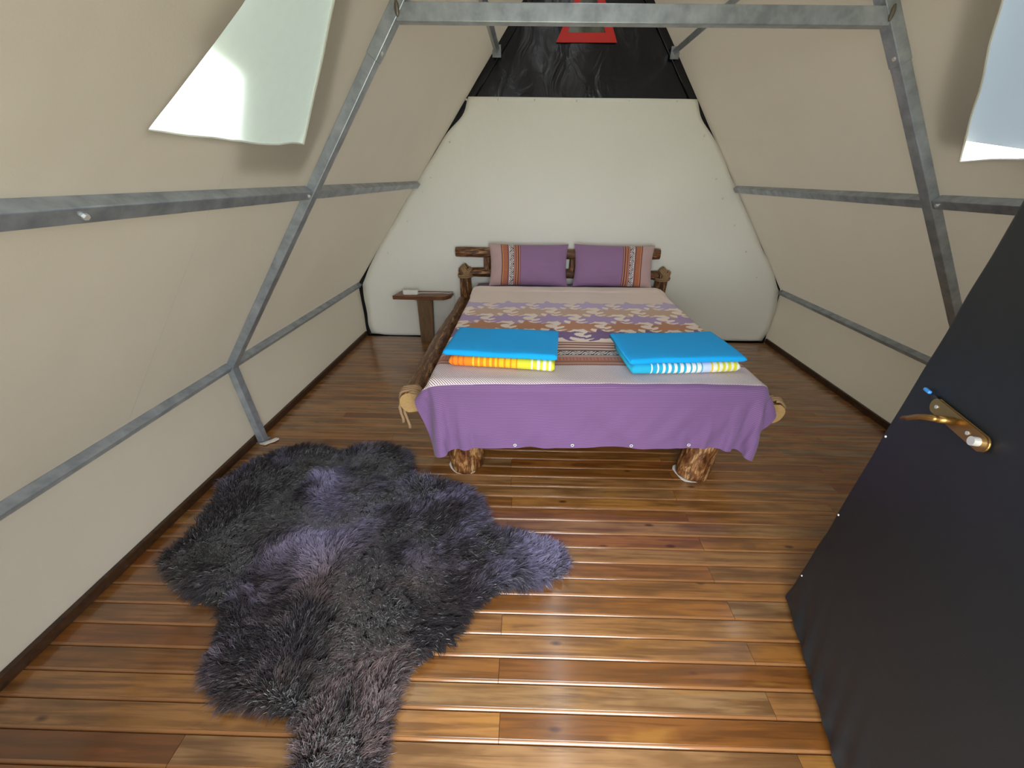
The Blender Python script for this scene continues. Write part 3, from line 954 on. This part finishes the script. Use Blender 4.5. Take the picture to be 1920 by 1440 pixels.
for ri, (yb_, c_, hh) in enumerate(ROWS):
    for kx in range(-5, 6):
        x0 = kx * .335 + (ri % 2) * .165 - .05
        sel = (SS > x0 - .02) & (SS < x0 + .40) & (TY > yb_ - .02) & (TY < yb_ + hh + .02)
        if not sel.any(): continue
        lx = (SS[sel] - x0) / (.312 + .012 * math.sin(kx * 2.3 + ri)); ly = (TY[sel] - yb_) / ((hh - .02) / .68)
        ins = inside(HORSE, lx, ly)
        idx_ = np.where(sel); ii = (idx_[0][ins], idx_[1][ins])
        col[ii[0], ii[1], :3] = C3(c_)
def band(a, b, c_):
    s_ = (TY > a) & (TY <= b); col[s_, :3] = C3(c_)
band(1.925, 2.275, (236, 210, 196))
for a, b, c_ in ((2.238, 2.256, (140, 86, 66)), (2.205, 2.222, (128, 78, 70)), (2.196, 2.205, (206, 150, 120)), (2.165, 2.182, (120, 72, 66)), (2.142, 2.165, (224, 200, 186)),
                 (2.128, 2.142, (130, 80, 70)), (2.058, 2.064, (50, 44, 54)), (2.118, 2.124, (50, 44, 54)), (2.036, 2.050, (180, 158, 160)), (1.985, 2.036, (186, 122, 96)), (1.965, 1.985, (150, 86, 66)), (1.945, 1.965, (196, 140, 112)), (1.925, 1.945, (142, 92, 84))):
    band(a, b, c_)
zig = (TY > 2.064) & (TY <= 2.118)
col[zig, :3] = C3((232, 222, 214))
ph = (SS / .075) % 1.0; tri_ = np.abs(ph - .5) * 2
loc = (TY - 2.064) / .054
lines = (np.abs(loc - tri_) < .14) | (np.abs(loc - tri_ - .5) < .10) | (np.abs(loc - tri_ + .5) < .10)
col[zig & lines, :3] = C3((46, 42, 52))
tick = (TY > 1.99) & (TY < 2.03) & (((SS / .02) % 1) < .4)
col[tick, :3] = C3((160, 98, 76))
band(1.730, 1.925, (240, 228, 228))
band(-1, 1.730, (114, 79, 126))
uv = np.stack([SS, TT], -1)

def m_spread():
    t = m_cloth('bedspread_print', 700, .15)
    at = [n_ for n_ in t.t.nodes if n_.type == 'ATTRIBUTE'][0]
    uvn = t.uv
    sx = t.n('ShaderNodeSeparateXYZ'); t.l(uvn, sx.inputs[0])
    # diagonal pinstripe band and fine ribbing of the purple end
    dia = t.math('FRACT', t.math('MULTIPLY', t.math('ADD', sx.outputs[0], t.math('MULTIPLY', sx.outputs[1], 1.0)), 78))
    dm = t.math('LESS_THAN', dia, .40)
    inb = t.math('MULTIPLY', t.math('GREATER_THAN', sx.outputs[1], 1.728), t.math('LESS_THAN', sx.outputs[1], 1.923))
    c = t.mix(t.math('MULTIPLY', dm, inb), at.outputs['Color'], lin((118, 88, 98)))
    rib = t.math('LESS_THAN', t.math('FRACT', t.math('MULTIPLY', sx.outputs[1], 105)), .28)
    rn_ = t.math('MULTIPLY', rib, t.math('LESS_THAN', sx.outputs[1], 1.728))
    c = t.mix(t.math('MULTIPLY', rn_, .12), c, lin((206, 186, 214)))
    bk = t.n('ShaderNodeNewGeometry').outputs['Backfacing']
    c = t.mix(t.math('MULTIPLY', bk, .6), c, lin((214, 200, 206)))
    t.l(c, t.b.inputs['Base Color'])
    return t.m
spread = link('bedspread', grid_mesh('bedspread', CPu, m_spread(), uv=uv, col=col))
tag(spread, 'woven bedspread with horse and stripe print, purple end hanging over the bed foot', 'bedspread')
rm = MB(); rm.tube([(math.cos(a) * .0075, 0, math.sin(a) * .0075) for a in np.linspace(0, 2 * math.pi, 14, endpoint=False)], .0022, 6, closed=True)
RINGM = rm.mesh('hem_ring', MAT_WHITEP, True)
for rx in (-.50, -.175, .15, .47):
    j = int(np.argmin(np.abs(Su - rx))); i = 5
    p = CPu[i, j]
    o = link('hem_ring', RINGM, spread); o.location = (p[0], p[1] - .005, p[2])

# ------------------------------------------------------------------ pillows
def pillow(name, loc, mirror, label, tilt, rz):
    nu, nv = 150, 90
    hw_, hh_ = .385, .198
    u = np.linspace(-1, 1, nu); v = np.linspace(-1, 1, nv)
    Vg, Ug = np.meshgrid(v, u, indexing='ij')
    sx = 1 - .055 * (1 - np.abs(Vg) ** 2.0)        # sides pull in between the corners
    sy = 1 - .06 * (1 - np.abs(Ug) ** 3.0)
    th = .082 * np.clip((1 - np.abs(Ug) ** 3.2) * (1 - np.abs(Vg) ** 2.6), 0, 1) ** .6
    wr = .006 * vnoise(Ug * 5 + loc[0] * 9, Vg * 4, 70) * (1 - np.abs(Ug) ** 6) * (1 - np.abs(Vg) ** 6)
    x = Ug * hw_ * sx; z = Vg * hh_ * sy
    fr_ = np.stack([x, -(th + wr), z], -1); bk_ = np.stack([x, th * .9, z], -1)
    # print: bands near the outer end
    e = (Ug if mirror else -Ug)                    # 1 at the outer end
    d = (1 - e) * hw_                              # distance from the outer end
    c = np.empty(Ug.shape + (4,)); c[..., 3] = 1; c[..., :3] = C3((146, 112, 150))
    def b(a0, a1, cc): c[(d >= a0) & (d < a1), :3] = C3(cc)
    b(0, .118, (188, 160, 158))
    b(.118, .126, (106, 58, 50)); b(.126, .134, (226, 160, 112)); b(.134, .178, (182, 112, 80)); b(.178, .184, (70, 42, 48)); b(.184, .196, (150, 112, 124))
    b(.196, .236, (232, 226, 222)); b(.236, .246, (150, 112, 124)); b(.246, .256, (196, 128, 96)); b(.256, .266, (110, 62, 62)); b(.266, .276, (206, 142, 104))
    b(.276, .290, (112, 64, 66)); b(.290, .298, (222, 164, 120)); b(.298, .308, (128, 80, 92))
    zg = (d >= .197) & (d < .235)
    l_ = (d - .197) / .038; p_ = np.abs(((Vg * hh_ / .075) % 1) - .5) * 2
    ln = (np.abs(l_ - p_) < .15) | (np.abs(l_ - p_ - .5) < .11) | (np.abs(l_ - p_ + .5) < .11)
    c[zg & ln, :3] = C3((44, 40, 50))
    tk = (d >= .138) & (d < .174) & (((Vg * hh_ / .012) % 1) < .35)
    c[tk, :3] = C3((160, 96, 70))
    V = np.concatenate([fr_.reshape(-1, 3), bk_.reshape(-1, 3)]); Cc = np.concatenate([c.reshape(-1, 4)] * 2)
    idx = np.arange(nu * nv).reshape(nv, nu)
    q = np.stack([idx[:-1, :-1], idx[:-1, 1:], idx[1:, 1:], idx[1:, :-1]], -1).reshape(-1, 4)
    q2 = q[:, ::-1] + nu * nv
    rg = np.concatenate([idx[0, :-1], idx[:-1, -1], idx[-1, :0:-1], idx[:0:-1, 0]]); rn_ = np.roll(rg, -1)
    sd = np.stack([rg, rg + nu * nv, rn_ + nu * nv, rn_], -1)
    uvp = np.concatenate([np.stack([Ug, Vg], -1).reshape(-1, 2)] * 2)
    me = raw_mesh(name, V, np.concatenate([q, q2, sd]), MAT_PILLOW, uvp, Cc)
    o = link(name, me); o.location = loc; o.rotation_euler = (tilt, 0, rz)
    return tag(o, label, 'pillow', 'striped purple pillows at the headboard')
MAT_PILLOW = m_cloth('pillow_print', 300, .12).m
pillow('pillow', (-.428, 3.735, .845), False, 'purple pillow with striped band on its left end, nearer the side table', -.33, .015)
pillow('pillow', (.392, 3.732, .850), True, 'purple pillow with striped band on its right end', -.33, -.03)

# ------------------------------------------------------------------ towels
def towel(name, cx, cy, z0, w, d, h, rz, mat, label, seed, layers=2, droop=0.0):
    """folded towel: flat folded slab with a rounded fold at the front and layered sides"""
    m = MB()
    th = h / layers
    o = empty(name, (cx, cy, z0), rz)
    for L in range(layers):
        nx, ns = 44, 28
        # outline of one fold in (y,z): rounded both ends
        prof_ = []
        r = th / 2 * .98
        for a in np.linspace(-math.pi / 2, math.pi / 2, 9): prof_.append((d / 2 - r + r * math.cos(a), r + r * math.sin(a)))
        for f in np.linspace(.08, .92, 10): prof_.append((d / 2 - r - f * (d - 2 * r), 2 * r))
        for a in np.linspace(math.pi / 2, 3 * math.pi / 2, 9): prof_.append((-d / 2 + r + r * math.cos(a), r + r * math.sin(a)))
        for f in np.linspace(.08, .92, 10): prof_.append((-d / 2 + r + f * (d - 2 * r), 0))
        pr_ = np.array(prof_); n_ = len(pr_)
        xs_ = np.linspace(-w / 2, w / 2, nx)
        G = np.zeros((nx, n_, 3)); off = random.uniform(-.006, .006)
        for i, x_ in enumerate(xs_):
            e_ = np.clip((w / 2 - abs(x_)) / .008, 0, 1) ** .5
            yy = pr_[:, 0] + .006 * vnoise(np.full(n_, x_ * 7 + seed), np.full(n_, L * 3.0), 80 + seed) + off
            zz_ = (pr_[:, 1] - r) * (.55 + .45 * e_) + r
            wob = .0035 * vnoise(np.full(n_, x_ * 6 + seed * 3), yy * 5, 85 + seed) * (pr_[:, 1] > r)
            sag = droop * np.clip((-yy - d / 2 + .05) / .05, 0, 1) * (.6 + .4 * math.sin(x_ * 9 + seed))
            G[i] = np.stack([np.full(n_, x_ + off * .5), yy, L * th + zz_ + wob - sag], -1)
        idx = np.arange(nx * n_).reshape(nx, n_); idn = np.roll(idx, -1, axis=1)
        q = np.stack([idx[:-1], idn[:-1], idn[1:], idx[1:]], -1).reshape(-1, 4)
        b0 = len(m.v)
        m.add([tuple(p) for p in G.reshape(-1, 3)], [tuple(int(t) for t in r_) for r_ in q] + [tuple(int(t) for t in idx[0][::-1]), tuple(int(t) for t in idx[-1])])
    me = m.mesh(name, mat, True)
    bm = bmesh.new(); bm.from_mesh(me); bmesh.ops.recalc_face_normals(bm, faces=bm.faces); bm.to_mesh(me); bm.free()
    return o, me
def terry(name, col=None, stops=None, w=1.0):
    t = NT(name)
    if stops:
        sx = t.n('ShaderNodeSeparateXYZ'); t.l(t.obj, sx.inputs[0])
        f = t.math('ADD', t.math('DIVIDE', sx.outputs[0], w), .5)
        c = t.ramp([(p, lin(cc)) for p, cc in stops], f, 'CONSTANT').outputs[0]
        t.l(c, t.b.inputs['Base Color'])
    else:
        t.b.inputs['Base Color'].default_value = lin(col)
    t.set(Roughness=.95, Sheen_Weight=.03)
    t.bump(t.noise(t.obj, 320, 2), .5, .004)
    return t.m
OR, DO, YE, LY, WH = (250, 146, 30), (240, 110, 40), (250, 204, 40), (226, 220, 60), (244, 244, 232)
st1 = [(0, OR), (.025, DO), (.045, OR), (.08, DO), (.095, OR), (.13, DO), (.145, OR), (.225, LY), (.24, OR), (.275, YE), (.295, OR), (.33, YE), (.355, OR), (.385, YE), (.41, OR),
       (.435, YE), (.46, OR), (.48, YE), (.52, OR), (.54, YE), (.58, OR), (.595, YE), (.64, OR), (.65, LY), (.78, WH), (.795, LY), (.835, WH), (.86, LY), (.89, WH), (.92, LY), (.945, WH), (.965, LY), (.985, WH)]
st1 = st1[:32]
TQ, PB = (36, 178, 218), (206, 222, 248)
st2 = [(0, TQ), (.17, WH), (.182, TQ), (.225, WH), (.242, TQ), (.275, WH), (.297, TQ), (.325, WH), (.352, TQ), (.38, WH), (.41, TQ), (.435, WH), (.468, TQ), (.49, WH), (.528, TQ), (.545, WH), (.58, TQ),
       (.592, WH), (.63, TQ), (.642, PB), (.725, YE), (.74, WH), (.78, LY), (.80, WH), (.83, LY), (.858, WH), (.882, LY), (.912, WH), (.935, LY), (.965, WH)]
BLUE = (4, 172, 250)
MAT_BT = terry('blue_terry', BLUE)
zb = MZ1 + .0125
def place_towel(o, me, label, group=None):
    # the top-level object is the mesh itself
    t = link(o.name, me); t.location = o.location; t.rotation_euler = o.rotation_euler
    nm = o.name; bpy.data.objects.remove(o); t.name = 'folded_towel'
    return tag(t, label, 'towel', group)
G_ = 'folded towels at the bed foot'
o, me = towel('folded_towel', -.548, 2.000, zb, .585, .345, .062, -.085, terry('orange_striped_terry', None, st1, .585), '', 1, 1)
place_towel(o, me, 'orange and yellow striped folded towel under a plain blue one', G_)
o, me = towel('folded_towel', -.558, 2.020, zb + .0660, .625, .375, .034, -.085, MAT_BT, '', 2, 1, .004)
place_towel(o, me, 'plain blue folded towel on the orange and yellow striped towel', G_)
o, me = towel('folded_towel', .430, 1.985, zb, .605, .345, .062, .085, terry('turquoise_striped_terry', None, st2, .605), '', 3, 1)
place_towel(o, me, 'turquoise, white and yellow striped folded towel under a plain blue one', G_)
o, me = towel('folded_towel', .428, 2.015, zb + .0670, .650, .385, .034, .105, MAT_BT, '', 4, 1, .004)
place_towel(o, me, 'plain blue folded towel on the turquoise striped towel', G_)

# ------------------------------------------------------------------ side table and power strip
tb = tag(empty('side_table', (-1.51, 3.81, 0)), 'small dark wooden side table on a single plank post beside the bed', 'side table')
ox, oy = -1.51, 3.81
m = MB(); m.prism([(x - ox, y - oy) for x, y in ((-1.802, 3.715), (-1.29, 3.715), (-1.262, 3.735), (-1.222, 3.80), (-1.218, 3.915), (-1.765, 3.915))], .486, .524)
m.build('table_top', MAT_TABLE, tb, bevel=.003)
m = MB(); m.add([(-1.588 - ox, 3.785 - oy, .001), (-1.448 - ox, 3.785 - oy, .001), (-1.448 - ox, 3.835 - oy, .001), (-1.588 - ox, 3.835 - oy, .001),
                 (-1.578 - ox, 3.785 - oy, .485), (-1.418 - ox, 3.785 - oy, .485), (-1.418 - ox, 3.835 - oy, .485), (-1.578 - ox, 3.835 - oy, .485)],
                [(0,3,2,1),(4,5,6,7),(0,1,5,4),(1,2,6,5),(2,3,7,6),(3,0,4,7)])
m.build('plank_post', MAT_TPOST, tb, bevel=.003)
ps = tag(empty('power_strip', (-1.630, 3.775, .525), .04), 'white power strip lying on the dark side table', 'power strip')
m = MB(); m.prism([(-.078 + .02 * (1 - math.cos(a)), .024 * math.sin(a)) for a in ()] or
                  [(x, y) for x, y in ((-.062, -.025), (.062, -.025), (.074, -.018), (.078, 0), (.074, .018), (.062, .025), (-.062, .025), (-.074, .018), (-.078, 0), (-.074, -.018))], 0, .044)
body = m.build('body', MAT_WHITEP, ps, bevel=.006)
for sx_ in (-.045, 0, .045):
    m = MB(); m.tube([(sx_, 0, .0442), (sx_, 0, .0446)], .015, 16); so = m.build('socket', MAT_WHITEP, body)
    for dx_ in (-.006, .006):
        m = MB(); m.tube([(sx_ + dx_, 0, .0447), (sx_ + dx_, 0, .0452)], .0025, 8); m.build('pin_hole', MAT_HOLE, body)
m = MB()
m.tube([(.076, 0, .014), (.12, .02, .012), (.20, .045, .005), (.30, .05, .005), (.38, .03, .006), (.415, .05, .006), (.428, .105, -.012), (.425, .135, -.10), (.40, .137, -.22), (.34, .135, -.34), (.22, .137, -.28), (.10, .137, -.16), (-.05, .137, -.07)], .0032, 6)
m.build('cord', MAT_WHITEP, ps, True)

# white foam scrap at the left arch foot
fs_ = MB()
fs_.prism([(-2.200, 1.955), (-2.160, 1.948), (-2.140, 1.970), (-2.120, 1.985), (-2.105, 2.015), (-2.128, 2.020), (-2.145, 1.998), (-2.172, 1.975)], .0065, .016)
tag(fs_.build('foam_scrap', MAT_FOAM), 'torn white foam scrap at the foot of the left steel post', 'scrap')

# ------------------------------------------------------------------ sheepskin rug
RUG = [(-2.048,1.887),(-1.912,1.93),(-1.746,1.923),(-1.602,1.89),(-1.502,1.957),(-1.345,1.976),(-1.212,1.917),(-1.126,1.811),(-1.103,1.7),(-.988,1.651),
       (-.842,1.646),(-.734,1.599),(-.65,1.481),(-.598,1.364),(-.568,1.31),(-.442,1.299),(-.295,1.267),(-.214,1.212),(-.18,1.134),(-.203,1.071),(-.272,1.022),
       (-.38,.98),(-.496,.971),(-.536,.949),(-.611,.885),(-.654,.836),(-.663,.773),(-.703,.742),(-.754,.72),(-.798,.679),(-.824,.619),(-.822,.557),(-.824,.5),
       (-.821,.453),(-.814,.412),(-.82,.34),(-.86,.24),(-.95,.20),(-1.05,.22),(-1.10,.32),(-1.114,.405),(-1.133,.457),(-1.163,.504),(-1.253,.52),(-1.357,.531),
       (-1.44,.532),(-1.48,.574),(-1.554,.615),(-1.595,.666),(-1.593,.722),(-1.625,.782),(-1.682,.866),(-1.806,.893),(-1.939,.953),(-2.04,1.006),(-2.114,1.071),
       (-2.125,1.142),(-2.1,1.226),(-2.098,1.317),(-2.122,1.433),(-2.163,1.542),(-2.164,1.664),(-2.105,1.776)]
RP = np.array(RUG)
def edge_info(p):
    best = np.full(len(p), 1e9); nx_ = np.zeros((len(p), 2))
    for i in range(len(RP)):
        a = RP[i]; b = RP[(i + 1) % len(RP)]; ab = b - a
        t_ = np.clip(((p - a) @ ab) / (ab @ ab), 0, 1)
        c = a + t_[:, None] * ab; d = p - c; L = np.linalg.norm(d, axis=1)
        s_ = L < best
        best[s_] = L[s_]; nx_[s_] = -d[s_] / np.maximum(L[s_], 1e-6)[:, None]
    return best, nx_
rug = empty('sheepskin_rug', (-1.25, 1.1, 0))
tag(rug, 'large shaggy grey-brown sheepskin rug spread on the wooden floor', 'rug')
cen = RP.mean(0)
hid = MB()
# hide: outline pulled in by 3 cm
prv = np.roll(RP, 1, 0); nxt = np.roll(RP, -1, 0); tn = nxt - prv; tn /= np.linalg.norm(tn, axis=1)[:, None]
inn = np.stack([-tn[:, 1], tn[:, 0]], -1)
area = np.sum(RP[:, 0] * np.roll(RP[:, 1], -1) - np.roll(RP[:, 0], -1) * RP[:, 1])
if area < 0: inn = -inn
HP = RP + inn * .035
tri = tessellate_polygon([[Vector((a, b, 0)) for a, b in HP]])
nH = len(HP)
hid.add([(a + 1.25, b - 1.1, .001) for a, b in HP] + [(a + 1.25, b - 1.1, .008) for a, b in HP],
        [tuple(t) for t in tri] + [tuple(i + nH for i in t) for t in tri] + [(i, (i + 1) % nH, nH + (i + 1) % nH, nH + i) for i in range(nH)])
hid.build('hide', plain('sheep_hide', (58, 48, 46), .9), rug)
NS = 190000
rg = np.random.default_rng(11)
pts = rg.uniform(RP.min(0), RP.max(0), (NS * 3, 2))
pts = pts[inside(RUG, pts[:, 0], pts[:, 1])]
ed_, out_ = edge_info(pts)
ok = ed_ > .026
pts, ed_, out_ = pts[ok][:NS], ed_[ok][:NS], out_[ok][:NS]
n = len(pts); x, y = pts[:, 0], pts[:, 1]
# combing direction: big swirls, plus outwards near the edge
a1 = 3.2 * vnoise(x * 2.0, y * 2.0, 90) + 2.2 * vnoise(x * 5.0, y * 5.0, 91) + .35 * vnoise(x * 12, y * 12, 92) - .9
lean = np.stack([np.cos(a1), np.sin(a1)], -1)
we = np.clip(1 - (ed_ - .02) / .10, 0, 1)[:, None]
lean = lean * (1 - .75 * we) + out_ * we * 1.0
amt = .62 + .38 * vnoise(x * 4 + 9, y * 4, 93) + .15 * we[:, 0]
hgt = .75 + .22 * vnoise(x * 6, y * 6, 94)
# tufts: pull tips towards a jittered clump centre
cs = .036
gx = np.floor(x / cs).astype(int); gy = np.floor(y / cs).astype(int)
J = np.random.default_rng(5).uniform(.15, .85, (256, 256, 4))
cb = np.full(n, 1e9); cc_ = np.zeros((n, 2)); cr_ = np.zeros((n, 2))
for dx_ in (-1, 0, 1):
    for dy_ in (-1, 0, 1):
        jj = J[(gx + dx_) % 256, (gy + dy_) % 256]
        c = np.stack([(gx + dx_ + jj[:, 0]) * cs, (gy + dy_ + jj[:, 1]) * cs], -1)
        d = ((pts - c) ** 2).sum(1); s_ = d < cb; cb[s_] = d[s_]; cc_[s_] = c[s_]; cr_[s_] = jj[s_, 2:]
L = (.068 + .012 * rg.standard_normal(n).clip(-1.5, 1.5)) * (.85 + .3 * cr_[:, 0]) * hgt
base = np.stack([x, y, .006 + 0 * x], -1)
dirv = np.concatenate([lean * amt[:, None] + (cr_ - .5) * .35, hgt[:, None] * .62], 1)
dirv += rg.normal(0, .08, (n, 3)); dirv[:, 2] = np.maximum(dirv[:, 2], .12)
dirv /= np.linalg.norm(dirv, axis=1)[:, None]
tip = base + dirv * L[:, None]
ctip = np.concatenate([cc_, np.zeros((n, 1))], 1) + dirv * L[:, None]; ctip[:, 2] = tip[:, 2]
tip = tip * .62 + ctip * .38
bow = np.stack([0 * x, 0 * x, L * .30], -1)
wv = np.cross(dirv, np.array([0, 0, 1.0])); wv /= np.maximum(np.linalg.norm(wv, axis=1), 1e-6)[:, None]
curl = wv * (.0045 * np.sin(rg.uniform(0, 6.28, n)))[:, None]
q1 = base * .64 + tip * .36 + bow * .75 + curl
q2_ = base * .28 + tip * .72 + bow * .70 - curl
sidev = np.cross(tip - base, rg.normal(0, 1, (n, 3)) * .6 + np.array([0, .3, 1.0])); sidev /= np.maximum(np.linalg.norm(sidev, axis=1), 1e-6)[:, None]
w_ = (.0008 + .0004 * rg.random(n))[:, None]
Vf = np.stack([base - sidev * w_, base + sidev * w_, q1 - sidev * w_, q1 + sidev * w_, q2_ - sidev * w_ * .8, q2_ + sidev * w_ * .8, tip - sidev * w_ * .15, tip + sidev * w_ * .15], 1)
Vf[..., 0] += 1.25; Vf[..., 1] -= 1.1
Vf[..., 2] = np.maximum(Vf[..., 2], .003)
o8 = (np.arange(n) * 8)[:, None, None]
Qf = (np.array([[0, 1, 3, 2], [2, 3, 5, 4], [4, 5, 7, 6]])[None] + o8).reshape(-1, 4)
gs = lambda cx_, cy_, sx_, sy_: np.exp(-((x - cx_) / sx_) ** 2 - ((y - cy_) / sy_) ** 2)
sheen_patch = 1.1 * gs(-1.52, 1.62, .13, .16) + 1.1 * gs(-1.36, 1.30, .16, .17) + .8 * gs(-1.20, 1.00, .14, .13) + .9 * gs(-.34, 1.13, .22, .2) + .5 * gs(-1.98, 1.80, .14, .12) \
    + .6 * gs(-.78, 1.52, .14, .12) + .6 * gs(-.95, .72, .1, .2) - .5 * gs(-1.80, 1.36, .28, .30) - .5 * gs(-1.38, .78, .2, .17) + .5 * gs(-1.50, .56, .2, .06)  # skylight sheen and shade painted into the fur colour
mixv = np.clip(.16 + sheen_patch * .75 + .55 * vnoise(x * 4.5, y * 4.5, 95) + .45 * vnoise(x * 11, y * 11, 96) + .75 * (cr_[:, 0] - .5) + .12 * rg.standard_normal(n), 0, 1)[:, None]
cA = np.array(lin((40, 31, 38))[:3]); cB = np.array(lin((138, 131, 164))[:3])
brn = np.clip(.5 + 1.3 * vnoise(x * 2.4 + 3, y * 2.4, 97) - 1.2 * (gs(-1.5, 1.5, .35, .4) + gs(-.34, 1.13, .3, .3)), 0, 1)[:, None]  # brown kept out where the bluish sheen is painted
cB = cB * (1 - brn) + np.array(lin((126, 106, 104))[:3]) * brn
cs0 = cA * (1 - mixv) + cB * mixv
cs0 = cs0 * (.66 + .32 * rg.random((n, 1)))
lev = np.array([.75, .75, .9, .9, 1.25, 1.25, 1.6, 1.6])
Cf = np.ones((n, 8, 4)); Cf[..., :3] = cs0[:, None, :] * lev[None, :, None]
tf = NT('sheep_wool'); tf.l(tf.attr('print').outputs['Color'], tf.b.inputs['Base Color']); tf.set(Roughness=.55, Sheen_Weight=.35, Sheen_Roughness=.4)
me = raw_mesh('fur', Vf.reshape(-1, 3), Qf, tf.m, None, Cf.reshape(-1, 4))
# wool shading: normals stand off the strand, towards the open side of the pile
tg_ = tip - base; tg_ /= np.linalg.norm(tg_, axis=1)[:, None]
nr = np.array([0, 0, 1.0]) - tg_ * tg_[:, 2:3] + sidev * rg.normal(0, .45, (n, 1)); nr /= np.maximum(np.linalg.norm(nr, axis=1), 1e-6)[:, None]
me.normals_split_custom_set_from_vertices(np.repeat(nr, 8, 0).tolist())
fur = link('fur', me, rug); fur['kind'] = 'stuff'
